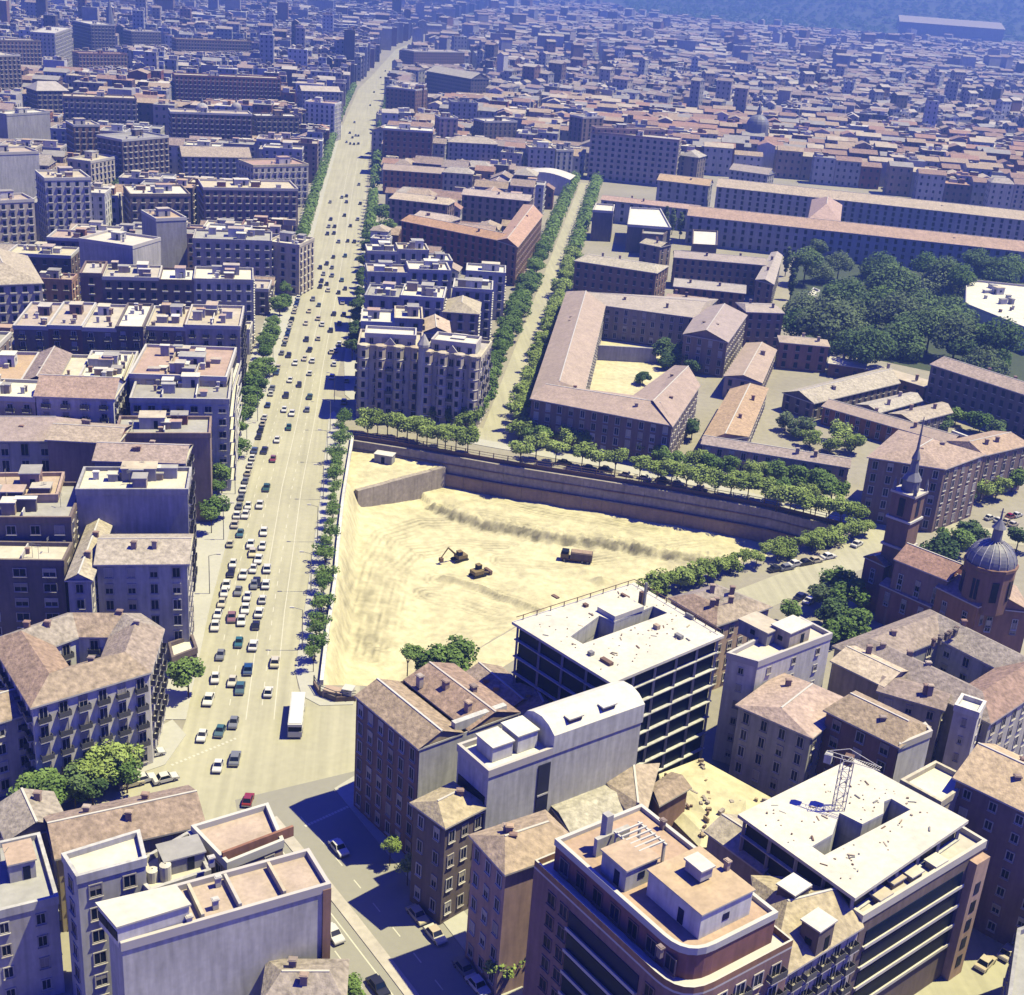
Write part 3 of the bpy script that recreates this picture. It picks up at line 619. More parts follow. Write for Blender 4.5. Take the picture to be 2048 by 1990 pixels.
for s in (16, 22.5): hut(r3, A_ + ad * wA * .86 + bn * s, bn, 1.2, .5, 26.6, .6, 'wall_dark', 'deck_white', 'skylight', False)
for s in (4, 8.5): hut(r3, A_ + ad * wA * .45 + bn * s, bn, 1.8, 2.0, 23.1, 2.0 + s * .1, 'wall_white', 'deck_white', 'stair_house', False)
mb = MB(); q = B_ + bn * 10.2; mb.obox(q + ad * .06, bn, 1.1, .08, .5, 21.5, 'glass'); part('light_well', mb, r3)
for k in range(5): mb = MB(); mb.obox(q + ad * .16, bn, 1.0, .05, 2 + k * 3.5, 2.3 + k * 3.5, 'trim'); part('stair_rail', mb, r3)
E('old narrow house with a crumbling tan tiled roof and white framed windows', (1, 3, 1205, 440), (1, 3, 1445, 615), 7.5, 17.5, roof='hip', rm='tile_tan', wall='dark', win=dict(sp=2.0, w=.95, h=1.8, fl=4), name='house')
E('tan hip-roofed house with a bare pinkish end wall beside the brick corner block', (1, 3, 1655, 690), (1, 3, 1905, 965), 11.5, 21.0, roof='hip', rm='tile_tan', wall='pink', win=dict(sp=2.2, w=1.0, h=1.7, fl=5), sides=[AN], name='house')
Q('plain tan sloping roof behind the brick corner block', [(2, 3, 300, 445), (2, 3, 725, 290), (2, 3, 890, 490), (2, 3, 450, 640)], 13, roof='gable', rise=.8, rm='tile_tan', wall='tan', win=None, clut=0, name='house')
Q('tan ridge-roofed wing running back to the sandy yard', [(2, 3, 740, 285), (2, 3, 1095, 165), (2, 3, 1010, 480), (2, 3, 890, 490)], 13.5, roof='gable', rise=1.4, rm='tile_tan', wall='tan', win=None, clut=0, name='house')
Q('small brick outbuilding with a grey mono-pitch roof at the yard edge', [(2, 3, 1130, 440), (2, 3, 1340, 320), (2, 3, 1215, 225), (2, 3, 1060, 330)], 12.5, roof='gable', rise=.9, rm='tile_brown', wall='brick', win=None, clut=0, name='house')
YP = ccw([G(p, 7.5) for p in [(1318, 1545), (1400, 1512), (1560, 1600), (1520, 1690), (1400, 1690), (1330, 1620)]]); b = MB(); b.prism(YP, 0, 6.9, 'cut_earth', top=False)
yc = centre(YP); ry = random.Random(4); b.mi('sand')
YR = [[yc.lerp(p, t) for p in YP for p in [p]] for t in (1.0, .75, .5, .25)]
YZ = [[7.0 + ry.uniform(0, .5) for p in YP] if k == 0 else [7.4 + ry.uniform(-.3, .6) for p in YP] for k in range(4)]
for k in range(3):
    for q in range(len(YP)):
        e = (q + 1) % len(YP); b.face([V3(YR[k][q], YZ[k][q]), V3(YR[k][e], YZ[k][e]), V3(YR[k + 1][e], YZ[k + 1][e]), V3(YR[k + 1][q], YZ[k + 1][q])], 'sand')
b.face([V3(p, z) for p, z in zip(YR[3], YZ[3])], 'sand')
for k in range(60):
    q = yc.lerp(YP[k % len(YP)], ry.uniform(.05, .9)); b.obox(q, Vector((math.cos(k), math.sin(k))), ry.uniform(.1, .7), ry.uniform(.1, .3), 7.2, 7.6 + ry.uniform(.1, .5), ry.choice(['cut_earth', 'wall_tan', 'rust']))
tag(part('rubble_plot', b), 'sandy rubble-strewn demolition plot between the brick block and the frame building', 'rubble')
# construction yard is at a raised basement level in the photograph
# brick corner block with the rounded corner
zt = 31.0
def rounded(P, i, r, n=6):
    a, b_, c = P[i - 1], P[i], P[(i + 1) % len(P)]; u = (a - b_).normalized(); v = (c - b_).normalized(); s = b_ + u * r; e = b_ + v * r
    return P[:i] + [s.lerp(b_, t).lerp(b_.lerp(e, t), t) for t in [k / n for k in range(n + 1)]] + P[i + 1:]
A_, N_, B_ = G((2, 3, 335, 745), zt), G((2, 3, 1340, 1640), zt), G((2, 3, 1990, 1200), zt); ad = (N_ - A_).normalized(); bn = Vector((-ad.y, ad.x)); bn = bn if bn.dot(B_ - N_) > 0 else -bn; bl = 13.8
P0 = ccw([A_, N_, N_ + bn * bl, A_ + bn * bl]); ni = min(range(4), key=lambda i: (P0[i] - N_).length); PR = rounded(P0, ni, 4.0)
r8 = building('large brick corner block with rounded terracotta roof terrace and rooftop huts', PR, zt, roof='flat', rm='deck_red', wall='brick', win=None, pm='trim')
LW = rounded(inset(P0, -1.7), ni, 4.6); mb = MB(); mb.prism(LW, zt - 4.2, zt - 3.9, 'trim', bot=True); part('terrace_floor', mb, r8)
mb = MB(); mb.prism(LW, 0, zt - 4.2, 'wall_brick', top=False); part('lower_wall', mb, r8)
II = inset(LW, .25); mb = MB()
for i in range(len(LW)):
    j = (i + 1) % len(LW); mb.face([V3(LW[i], zt - 3.9), V3(LW[j], zt - 3.9), V3(LW[j], zt - 3.0), V3(LW[i], zt - 3.0)], 'wall_brick'); mb.face([V3(LW[i], zt - 3.0), V3(LW[j], zt - 3.0), V3(II[j], zt - 3.0), V3(II[i], zt - 3.0)], 'trim'); mb.face([V3(II[j], zt - 3.9), V3(II[i], zt - 3.9), V3(II[i], zt - 3.0), V3(II[j], zt - 3.0)], 'wall_brick')
part('terrace_parapet', mb, r8)
wA = (N_ - A_).length
for k in range(int(wA / 3.2)): link('window', win_mesh(1.5, 1.9, 'd'), r8, (*(A_ + ad * (2 + k * 3.2) - bn * 0 - Vector(r8.location[:2])), zt - 2.3), math.atan2(ad.y, ad.x))
A2 = A_ - bn * 1.7; rz = math.atan2(ad.y, ad.x); rl = r8.location
for k in range(6):
    zz = zt - 7.2 - k * 3.3
    for i, t in enumerate((2.2, 4.6, wA - 3.4)): q = A2 + ad * t; link('window', win_mesh(1.3, 1.6, 'd'), r8, (q.x - rl.x, q.y - rl.y, zz + .9), rz)
    mb = MB(); m_ = A2 + ad * (wA * .5 + .2) ; mb.obox(m_ - bn * .22, ad, wA * .27, .22, zz - .9, zz - .7, 'trim'); mb.obox(m_ - bn * .46, ad, wA * .27, .05, zz - .9, zz - .45, 'trim'); part('balcony', mb, r8)
    mb = MB(); mb.obox(m_ - bn * .05, ad, wA * .27, .05, zz - .6, zz + 1.7, 'glass'); part('glazing', mb, r8)
    fB = N_ + ad * 1.7 + bn * 1
    for i in range(4):
        q = fB + bn * (3.5 + i * 2.9); link('window', win_mesh(1.3, 1.7, 'p'), r8, (q.x - rl.x, q.y - rl.y, zz + .9), rz + math.pi / 2)
        if i % 2: link('balcony', balcony_mesh(2.6), r8, (q.x - rl.x, q.y - rl.y, zz - .1), rz + math.pi / 2)
def rp(x, y, z=zt): return G((2, 3, x, y), z)
hut(r8, (rp(750, 840, zt + 3) + rp(1050, 830, zt + 3)) / 2, ad, 2.2, 2.4, zt + .05, 3.0, 'wall_lightgrey', 'deck_red')
hut(r8, (rp(1065, 1040, zt + 3.6) + rp(1810, 1010, zt + 3.6)) / 2, ad, 4.4, 4.0, zt + .05, 3.4, 'wall_white', 'deck_red', 'roof_flat')
mb = MB(); c = rp(980, 700, zt + 3.2)
for k in range(6): mb.obox(c + ad * (k * .8 - 2), bn, 2.0, .1, zt + 3.1, zt + 3.3, 'trim')
mb.obox(c + bn * 1.9, ad, 2.6, .12, zt + 2.9, zt + 3.1, 'trim'); mb.obox(c - bn * 1.9, ad, 2.6, .12, zt + 2.9, zt + 3.1, 'trim')
for s in (-1, 1):
    for t in (-1, 1): mb.obox(c + ad * 2.2 * s + bn * 1.9 * t, ad, .15, .15, zt + .05, zt + 2.9, 'trim')
part('pergola', mb, r8)
mb = MB(); mb.obox(rp(760, 720, zt + 1.5), bn, 2.6, .3, zt + .05, zt + 2.6, 'wall_lightgrey'); mb.obox(rp(720, 640, zt + 3), ad, .5, .5, zt + .05, zt + 5.2, 'wall_lightgrey'); part('chimney_wall', mb, r8)
hut(r8, rp(1430, 890, zt + 5.6), ad, 1.3, .9, zt + 4.0, 1.4, 'wall_lightgrey', 'deck_white', 'tank_house', False)
for x, y in ((1150, 590), (1370, 1110), (1610, 1090), (1130, 1560)): chimney(r8, rp(x, y, zt + 1), zt + (3.6 if y in (1110, 1090) else .05), ad, .3, 1.5)
# block right of it
zt2 = 21.0
r9 = Q('ornate grey apartment house with a brown hipped roof at the bottom edge', [(3, 3, 30, 1790), (3, 3, 700, 1375), (3, 3, 580, 1040), (2, 3, 1850, 1010)], zt2, roof='hip', rm='tile_tan', wall='pink', win=dict(sp=2.4, w=1.1, h=1.9, bal=1), rise=3.2, hip=.25)
for p in ((3, 3, 200, 1060), (3, 3, 390, 1330)): hut(r9, G(p, zt2 + 4), Vector((.73, .68)), 1.6, 1.3, zt2, 3.8, 'wall_dark', 'deck_white', 'dormer')
Q('small tan tiled roof between the brick block and the crane site', [(2, 3, 1500, 660), (2, 3, 1720, 550), (3, 3, 190, 790), (3, 3, -40, 960)], 19, roof='gable', rise=1.5, rm='tile_tan', wall='tan', win=None, clut=0, name='house')
# ---------------- buildings under construction
def frame_building(label, P, z, fl, hole, front_pad=0, shade_mat='glass'):
    P = ccw(P); c = centre(P); o = empty('construction_building', (c.x, c.y, 0)); tag(o, label, 'building'); FOOT.append((c, max((p - c).length for p in P), P)); fh = z / fl
    hp = ccw(hole) if hole else None
    for k in range(1, fl + 1):
        zz = fh * k; mb = MB(); t = .17 if k < fl else .5; sm_ = 'slab_white' if k == fl else 'wall_concrete'; Pk = inset(P, -.1 if k < fl else -.5)
        mb.poly(Pk, zz, sm_, [list(reversed(hp))] if hp else []); mb.prism(Pk, zz - t, zz, sm_, top=False); mb.poly(Pk, zz - t, sm_, [list(reversed(hp))] if hp else [])
        if hp:
            for i in range(len(hp)): a, e = hp[i], hp[(i + 1) % len(hp)]; mb.face([V3(e, zz - t), V3(a, zz - t), V3(a, zz), V3(e, zz)], 'wall_concrete')
        part('floor_slab', mb, o)
    cm = MB(); cm.box(-.2, .2, -.2, .2, 0, fh - .36, 'wall_grey'); cm = cm.mesh('column'); I = inset(P, .28); rl = o.location
    for i in range(len(I)):
        a, e = I[i], I[(i + 1) % len(I)]; n = max(2, int((e - a).length / 4.6))
        for j in range(n):
            q = a.lerp(e, j / n)
            for k in range(fl): link('column', cm, o, (q.x - rl.x, q.y - rl.y, fh * k))
    mb = MB(); J = inset(P, .5); mb.prism(J, 0, z - .6, shade_mat, top=False)  # near-black wall behind the slab edges paints the shade of the open floors
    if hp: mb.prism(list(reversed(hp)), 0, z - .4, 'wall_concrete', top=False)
    part('shade_core_wall', mb, o)
    mb = MB(); rk = random.Random(9); u = (P[1] - P[0]).normalized()
    for k in range(110):
        q = P[0].lerp(P[1], rk.uniform(.03, .97)).lerp(P[3].lerp(P[2], rk.uniform(.03, .97)), rk.uniform(.03, .97))
        if hp and inside(q, inset(hp, -.5)): continue
        mb.obox(q, Vector((math.cos(k), math.sin(k))), rk.choice([.07, .1, .16, .5]), rk.uniform(.05, .12), z, z + rk.uniform(.04, .2), rk.choice(['rust', 'wall_tan', 'steel', 'earth']))
    tag(part('debris', mb, o), kind='stuff'); return o
z13 = 26.0; sk = [G(p, z13) for p in [(1032, 1244), (1223.5, 1362), (1441, 1270), (1268, 1168)]]
h13 = [G(p, z13) for p in [(2, 2, 445, 1040), (2, 2, 540, 1095), (2, 2, 1185, 860), (2, 2, 1075, 808), (2, 2, 985, 845), (2, 2, 780, 925), (2, 2, 665, 880)]]
s13 = frame_building('unfinished concrete frame with a white slab roof and courtyard opening above the pit', sk, z13, 8, h13)
mb = MB(); p0 = centre([G(p, z13) for p in [(2, 2, 660, 840), (2, 2, 780, 920), (2, 2, 990, 850), (2, 2, 870, 770)]]); ad = (sk[1] - sk[0]).normalized(); mb.obox(p0, ad, 2.2, 3.6, z13, z13 + .9, 'slab_white'); part('lift_slab', mb, s13)
mb = MB(); q = G((2, 2, 980, 790), z13); mb.obox(q, ad, .35, .35, z13, z13 + 2.4, 'rust'); mb.obox(q + ad * .8, ad, .2, .2, z13, z13 + 4.5, 'steel'); part('hoist', mb, s13)
for x, y in ((860, 740), (1270, 1050), (600, 1180), (720, 1240), (1100, 980), (330, 740), (560, 810), (1350, 900)):
    mb = MB(); q = G((2, 2, x, y), z13); mb.obox(q, ad, rnd.uniform(.3, 1.2), rnd.uniform(.15, .5), z13, z13 + rnd.uniform(.2, .8), rnd.choice(['rust', 'wall_tan', 'steel'])); part('material_stack', mb, s13)
rr = MB()
for a, e in ((sk[0], sk[3]), (sk[3], sk[2])):
    d = (e - a).normalized(); rr.obox((a + e) / 2, d, (e - a).length / 2, .05, z13 + .9, z13 + 1.0, 'rust')
    for k in range(9): rr.obox(a.lerp(e, (k + .5) / 9), d, .06, .06, z13, z13 + 1.0, 'rust')
part('guard_rail', rr, s13)
z10 = 25.0; q10 = [G(p, z10) for p in [(1486, 1630), (1709, 1789), (1927, 1640), (1706, 1521)]]
h10 = [G(p, z10) for p in [(3, 3, 335, 772), (3, 3, 430, 838), (3, 3, 1085, 492), (3, 3, 940, 408), (3, 3, 885, 430), (3, 3, 880, 520), (3, 3, 720, 602), (3, 3, 545, 515), (3, 3, 490, 680)]]
s10 = frame_building('unfinished white-slab building with a dark courtyard under the tower crane', q10, z10, 8, h10)
A_, B_ = G((3, 3, 715, 1335), 21.5), G((3, 3, 1650, 765), 21.5); fr = building('front range of the crane site with long white balcony bands above the street', rect(A_, B_, 5.2), 21.5, roof='flat', rm='deck_cream', wall='dark', win=None, clut=0, foot=False)
strips(fr, A_.lerp(B_, .04), A_.lerp(B_, .86), 0, 20.5, 'slab_white', 3.2, .4, .2, f0=2, up=.3)
mb = MB(); d = (B_ - A_).normalized(); nr = Vector((d.y, -d.x)); nr = nr if nr.dot(A_) < 0 else -nr
mb.obox(A_.lerp(B_, .94) + nr * .6, d, 1.6, .6, 0, 20.4, 'wall_pink'); part('end_pier', mb, fr)
for k in range(5): mb = MB(); mb.obox(A_.lerp(B_, .94) + nr * 1.22, d, .6, .05, 2 + 3.2 * k, 3.9 + 3.2 * k, 'glass'); part('window', mb, fr)
for x, y in ((860, 1130), (960, 1010), (1100, 960), (1280, 880)): hut(fr, G((3, 3, x, y), 22.5), d, 1.2, .8, 21.55, .9, 'wall_tan', 'deck_cream', 'parapet_block', False)
cb = G((3, 3, 500, 660), 21); crane = empty('tower_crane', (cb.x, cb.y, 0)); tag(crane, 'lattice tower crane standing in the courtyard of the unfinished building', 'crane')
mb = MB(); hz = 33
for sx in (-.7, .7):
    for sy in (-.7, .7): mb.tube((cb.x + sx, cb.y + sy, 0), (cb.x + sx, cb.y + sy, hz), .07, .07, 'trim', 4)
for k in range(26):
    z0 = k * hz / 26; z1 = (k + 1) * hz / 26; s = 1 if k % 2 else -1
    for (ax, ay, bx, by) in ((-.7, -.7, .7, -.7), (.7, -.7, .7, .7), (.7, .7, -.7, .7), (-.7, .7, -.7, -.7)):
        mb.tube((cb.x + ax, cb.y + ay, z0 if s > 0 else z1), (cb.x + bx, cb.y + by, z1 if s > 0 else z0), .035, .035, 'trim', 4); mb.tube((cb.x + ax, cb.y + ay, z1), (cb.x + bx, cb.y + by, z1), .03, .03, 'trim', 4)
part('mast', mb, crane); jd = Vector((.9, -.42))
mb = MB(); a = Vector((cb.x, cb.y)); pj = Vector((-jd.y, jd.x))
for o_ in (pj * .5, pj * -.5): q0 = a - jd * 3 + o_; q1 = a + jd * 4.5 + o_; mb.tube((q0.x, q0.y, hz), (q1.x, q1.y, hz), .06, .06, 'trim', 4)
q0 = a - jd * 3; q1 = a + jd * 4.5; mb.tube((q0.x, q0.y, hz + .2), (a.x, a.y, hz + 1.6), .06, .06, 'trim', 4); mb.tube((q1.x, q1.y, hz + .2), (a.x, a.y, hz + 1.6), .06, .06, 'trim', 4)
for k in range(14): q = a.lerp(q1, k / 14); e = a.lerp(q1, (k + 1) / 14); mb.tube((q.x - pj.x * .5, q.y - pj.y * .5, hz), (e.x + pj.x * .5, e.y + pj.y * .5, hz), .035, .035, 'trim', 4)
part('jib', mb, crane); mb = MB(); mb.obox(a - jd * 2.6, jd, .5, .5, hz - 1.4, hz - .1, 'wall_concrete'); part('counterweight', mb, crane); mb = MB(); mb.obox(a + pj * 1.2, jd, .6, .5, hz - 1.6, hz - .1, 'rust'); part('cab', mb, crane)
Q('cream flat roof joining the crane site to the terracotta block', [(3, 3, 1010, 300), (3, 3, 1310, 465), (3, 3, 1550, 300), (3, 3, 1270, 160)], 20.5, roof='flat', rm='deck_white', wall='cream', win=None, clut=0)
E('brick block with a terracotta pitched roof at the right edge of the photo', (3, 3, 1440, 250), (3, 3, 2250, 640), 13, 23, roof='gable', rm='tile_orange', wall='brick', win=dict(sp=3.4, w=1.0, h=1.3))
Q('dark building corner at the bottom right beside the sunny street', [(2034, 1868), (2014, 2010), (2260, 2060), (2260, 1790)], 12, roof='flat', rm='deck_grey', wall='grey', win=WP, clut=0)
# ---------------- middle right
r14 = Q('white flat-roofed block with a rooftop hut between the frame building and the monastery', [(2, 2, 1640, 1195), (2, 2, 1870, 1260), (3, 2, 480, 1045), (3, 2, 240, 920)], 21, roof='flat', rm='deck_white', wall='white', win=dict(sp=6, w=.8, h=1.1), clut=0)
hut(r14, G((3, 2, 180, 960), 24), Vector((.73, .68)), 3.0, 2.0, 21, 3.2, 'wall_cream', 'deck_white'); hut(r14, G((2, 2, 1900, 960), 23), Vector((.73, .68)), 2.4, 3.2, 21, 2.6, 'wall_grey', 'deck_cream')
def ring(label, P, w, z, rise, rm, wall, win, name='apartment_building', zc=.1, cat='building'):
    P = ccw(P); c = centre(P); o = empty(name, (c.x, c.y, 0)); tag(o, label, cat); FOOT.append((c, max((p - c).length for p in P), P)); wm = 'wall_' + wall
    I = inset(P, w); M_ = inset(P, w / 2); O_ = inset(P, -.45); I2 = inset(P, w + .4); n = len(P)
    mb = MB(); mb.prism(P, 0, z, wm, top=False); part('wall', mb, o); mb = MB(); mb.prism(list(reversed(I)), 0, z, wm, top=False); part('courtyard_wall', mb, o)
    mb = MB(); mb.poly(I, zc, 'paving'); part('courtyard_floor', mb, o)
    for i in range(n):
        j = (i + 1) % n; mb = MB(); mb.face([V3(O_[i], z), V3(O_[j], z), V3(M_[j], z + rise), V3(M_[i], z + rise)], rm); mb.face([V3(M_[i], z + rise), V3(M_[j], z + rise), V3(I2[j], z), V3(I2[i], z)], rm)
        mb.face([V3(O_[i], z - .3), V3(O_[j], z - .3), V3(O_[j], z), V3(O_[i], z)], 'trim'); mb.face([V3(I2[j], z - .3), V3(I2[i], z - .3), V3(I2[i], z), V3(I2[j], z)], 'trim'); part('roof', mb, o)
        facade(o, P[i], P[j], .4, z - .3, win, None); facade(o, I[j], I[i], .4, z - .3, win, None)
    for k in range(5): i = rnd.randrange(n); chimney(o, M_[i].lerp(M_[(i + 1) % n], rnd.uniform(.2, .8)) + Vector((rnd.uniform(-2, 2), rnd.uniform(-2, 2))), z + .8, h=2.2)
    return o
ring('small brown tiled courtyard house beside the tree row and the pit', [G(p, 15) for p in [(2, 2, 1215, 745), (2, 2, 1560, 950), (2, 2, 1960, 810), (2, 2, 1560, 648)]], 6.0, 15, 1.6, 'tile_brown', 'pink', WS)
mon = ring('monastery with brown tiled wings around a square cloister by the domed church', [G(p, 15) for p in [(3, 2, 512, 1112), (3, 2, 1690, 1690), (3, 2, 2230, 1330), (3, 2, 1235, 840)]], 8.6, 15, 2.4, 'tile_brown', 'stone', dict(sp=3.4, w=1.2, h=1.9), 'monastery')
c = G((3, 2, 1350, 1050), 17); u = Vector((.73, .68))
for k in range(7): chimney(mon, c + u * (k * 1.4 - 4) + Vector((rnd.uniform(-.4, .4), 0)), 16.5, u, .35, 1.6, 'wall_dark')
E('orange tiled house with a speckled roof below the white block', (2, 2, 1730, 1560), (3, 2, 330, 1800), 15, 17, roof='hip', rm='tile_orange', wall='grey', win=dict(sp=2.6, w=1.0, h=1.8), hip=.15, rise=1.6)
E('brown tiled house with pale cornice in front of the orange roof', (3, 2, 450, 1600), (3, 2, 995, 1870), 9, 20, roof='hip', rm='tile_brown', wall='brown', win=dict(sp=3.2, w=1.3, h=1.7), hip=.12)
E('narrow orange tiled house leaning against the monastery', (3, 2, 500, 1225), (3, 2, 880, 1410), 9, 15.5, roof='gable', rise=1.4, rm='tile_orange', wall='tan', win=None)
E('grey plastered lean-to with balconies below the monastery roof', (3, 2, 850, 1450), (3, 2, 1330, 1590), 7, 15, roof='gable', rise=1.2, rm='tile_brown', wall='stone', win=WS)
E('tall cream stair tower wall with slit windows beside the monastery', (3, 2, 1420, 1590), (3, 2, 1600, 1650), 4.5, 18, roof='flat', rm='deck_white', wall='white', win=dict(sp=2.2, w=.5, h=1.2), clut=0)
Q('cream end wall of the brown tiled house by the crane site', [(3, 2, 1000, 1890), (3, 2, 1240, 1790), (3, 2, 1190, 1730), (3, 2, 1000, 1830)], 19.5, roof='flat', rm='deck_cream', wall='white', win=None, clut=0)
# ---------------- church
def church():
    c = G((3, 2, 1700, 470), 22); o = empty('church', (c.x, c.y, 0)); tag(o, 'brick church with a ribbed blue-grey dome and slender spire', 'church'); FOOT.append((c, 22, None))
    mb = MB(); mb.lathe(c, [(5.2, 12), (5.2, 21.4), (5.5, 21.6), (5.5, 22.2), (5.0, 22.3)], 'wall_brown', 12, .5); part('drum', mb, o)
    for k in range(8): a = 6.2832 * k / 8; q = c + Vector((math.cos(a), math.sin(a))) * 5.06; w = MB(); w.obox(q, Vector((-math.sin(a), math.cos(a))), .7, .12, 15, 19.5, 'glass'); part('window', w, o)
    mb = MB(); mb.lathe(c, [(5.0 * math.cos(t), 22.2 + 4.7 * math.sin(t)) for t in [math.radians(q) for q in range(0, 81, 9)]], 'dome', 24); dm = part('dome', mb, o)
    for k in range(16):
        a = 6.2832 * k / 16; w = MB(); pr = [(5.05 * math.cos(t), 22.2 + 4.75 * math.sin(t)) for t in [math.radians(q) for q in range(0, 82, 16)]]
        for (r0, z0), (r1, z1) in zip(pr, pr[1:]): w.tube((c.x + r0 * math.cos(a), c.y + r0 * math.sin(a), z0), (c.x + r1 * math.cos(a), c.y + r1 * math.sin(a), z1), .10, .10, 'trim', 4)
        link('rib', w.mesh('rib', o.location), dm)
    mb = MB(); mb.lathe(c, [(1.1, 26.4), (1.0, 29.6), (1.5, 29.7), (1.0, 30.4), (.25, 31.6), (.12, 34)], 'lead', 10); part('lantern', mb, o); mb = MB(); mb.tube((c.x - .6, c.y, 33.2), (c.x + .6, c.y, 33.2), .08, .08, 'lead', 4); part('cross', mb, o)
    def wing(nm, a, b_, dep, z, rise, rm='tile_terracotta', hip=0):
        P = ccw(rect(G(a, z), G(b_, z), dep)); m = MB(); m.prism(P, 0, z, 'wall_brick', top=False); part(nm, m, o); gable(o, P, z, rise, rm, 'wall_brick', hip, .3); facade(o, P[0], P[1], z * .35, z - .5, dict(sp=3.4, w=1.0, h=2.4, fl=1), None)
        for i in range(4): facade(o, P[i], P[(i + 1) % 4], z * .5, z - .4, dict(sp=3.6, w=.9, h=2.2, fl=1), None)
    wing('nave', (3, 2, 970, 450), (3, 2, 1370, 610), 9, 16, 2.6); wing('aisle', (3, 2, 860, 640), (3, 2, 1240, 810), 4.5, 9, 1.0)
    wing('transept', (3, 2, 1290, 660), (3, 2, 1600, 810), 9, 14, 2.4); wing('choir', (3, 2, 1610, 810), (3, 2, 2000, 850), 12, 13, 2.6); wing('porch', (3, 2, 740, 430), (3, 2, 890, 500), 6, 12, 1.4)
    t = G((3, 2, 985, 400), 14); u = Vector((.74, -.67)); m = MB(); m.obox(t, u, 2.6, 2.6, 0, 29, 'wall_brown'); part('tower_shaft', m, o)
    for z in (16, 22.5, 28.6): m = MB(); m.obox(t, u, 3.0, 3.0, z, z + .5, 'trim'); part('tower_cornice', m, o)
    uy = Vector((-u.y, u.x))
    for d_, e_ in ((u, uy), (-u, uy), (uy, u), (-uy, u)): m = MB(); m.obox(t + d_ * 2.62, e_, .7, .06, 23.6, 27.8, 'glass'); part('belfry_opening', m, o)
    for sx in (-1, 1):
        for sy in (-1, 1): q = t + u * 2.5 * sx + uy * 2.5 * sy; m = MB(); m.lathe(q, [(.45, 29), (.4, 30.6), (.05, 32)], 'lead', 6); part('pinnacle', m, o)
    m = MB(); m.lathe(t, [(2.0, 29), (1.9, 31.5), (2.2, 31.7), (1.1, 33.5), (.8, 36.2), (1.0, 36.5), (.35, 38.5), (.1, 46)], 'lead', 8); part('spire', m, o); m = MB(); m.tube((t.x - .7, t.y, 45.2), (t.x + .7, t.y, 45.2), .08, .08, 'lead', 4); part('cross', m, o)
church()

Q('small glass pavilion with a white canopy on the avenue pavement', [(338, 1293), (345, 1322), (394, 1303), (385, 1277)], 4, roof='flat', rm='deck_white', wall='dark', win=None, clut=0, name='pavilion', cat='pavilion')
q = G((668, 1384), 1); m = MB(); m.obox(q, Vector((.97, -.2)), 1.9, 1.1, -.6, 1.6, 'chimney'); tag(part('brick_stack', m), 'red-brown brick stack inside the near corner of the pit', 'bricks')
q = G((697, 1388), 1); m = MB(); m.obox(q, Vector((.97, -.2)), .9, .9, -.6, 2.3, 'wall_white'); m.obox(q, Vector((.97, -.2)), 1.05, 1.05, 2.3, 2.45, 'trim'); tag(part('site_cabin', m), 'tiny white site cabin at the near corner of the pit', 'cabin')
# ================================================================ school, palace and sheds (upper right)
WD = dict(sp=3.2, w=1.2, h=2.0)
def wings(label, name, z, wall, rm, ws, cat='building', win=WD, extra=None):
    """one building made of several roofed wings. ws: (corner marks | (a, b, depth), roof, rise, hip)"""
    Ps = []
    for w in ws:
        P = rect(G(w[0][0], z + w[4]), G(w[0][1], z + w[4]), w[0][2]) if len(w[0]) == 3 else [G(p, z + w[4]) for p in w[0]]
        Ps.append(ccw(P))
    c = centre([q for P in Ps for q in P]); o = empty(name, (c.x, c.y, 0)); tag(o, label, cat); near = c.length < NEAR; far = None if near else MB()
    for P, w in zip(Ps, ws):
        TALL.append((P, z + w[4])); FOOT.append((centre(P), max((p - centre(P)).length for p in P), P)); zz = z + w[4]; mb = MB(); mb.prism(P, 0, zz, 'wall_' + wall, top=False); part('wall', mb, o)
        if w[1] == 'flat': flatroof(o, P, zz, rm)
        else: gable(o, P, zz, w[2], rm, 'wall_' + wall, w[3], .45)
        for i in range(4): facade(o, P[i], P[(i + 1) % 4], .4, zz - .3, win, far)
        for k in range(2): s = rnd.uniform(.2, .8); chimney(o, P[0].lerp(P[1], s).lerp(P[3].lerp(P[2], s), rnd.choice([.3, .68])), zz + .6, h=2.0)
    if far and far.f: tag(part('windows', far, o), kind='stuff')
    return o
wings('large U-shaped school with pinkish tiled roofs around a sandy court', 'school_building', 13, 'brown', 'tile_pink', [
    ([(2, 1, 150, 1130), (2, 1, 420, 320), (2, 1, 705, 425), (2, 1, 545, 1070)], 'g', 3.6, .02, 0),
    ([(2, 1, 420, 320), (2, 1, 700, 420), (2, 1, 1400, 515), (2, 1, 1560, 375)], 'g', 2.6, .02, .05),
    ([(2, 1, 1310, 640), (2, 1, 1640, 700), (2, 1, 1785, 495), (2, 1, 1440, 440)], 'g', 3.0, 0, .12),
    ([(2, 1, 150, 1130), (2, 1, 1220, 1335), (2, 1, 1090, 1130), (2, 1, 300, 1030)], 'g', 2.6, .04, .18),
    ([(2, 1, 930, 1110), (2, 1, 1220, 1335), (2, 1, 1425, 1030), (2, 1, 1240, 885)], 'g', 3.0, .0, .25)])
sheet('school_court', [G(p) for p in [(2, 1, 560, 640), (2, 1, 1250, 640), (2, 1, 1350, 900), (2, 1, 1000, 1180), (2, 1, 480, 1130)]], .05, 'sand')
lowwall('grey wall dividing the sandy school court', [G(p, 3) for p in [(2, 1, 655, 775), (2, 1, 1100, 800)]], 5.5, .4, 'wall_grey')
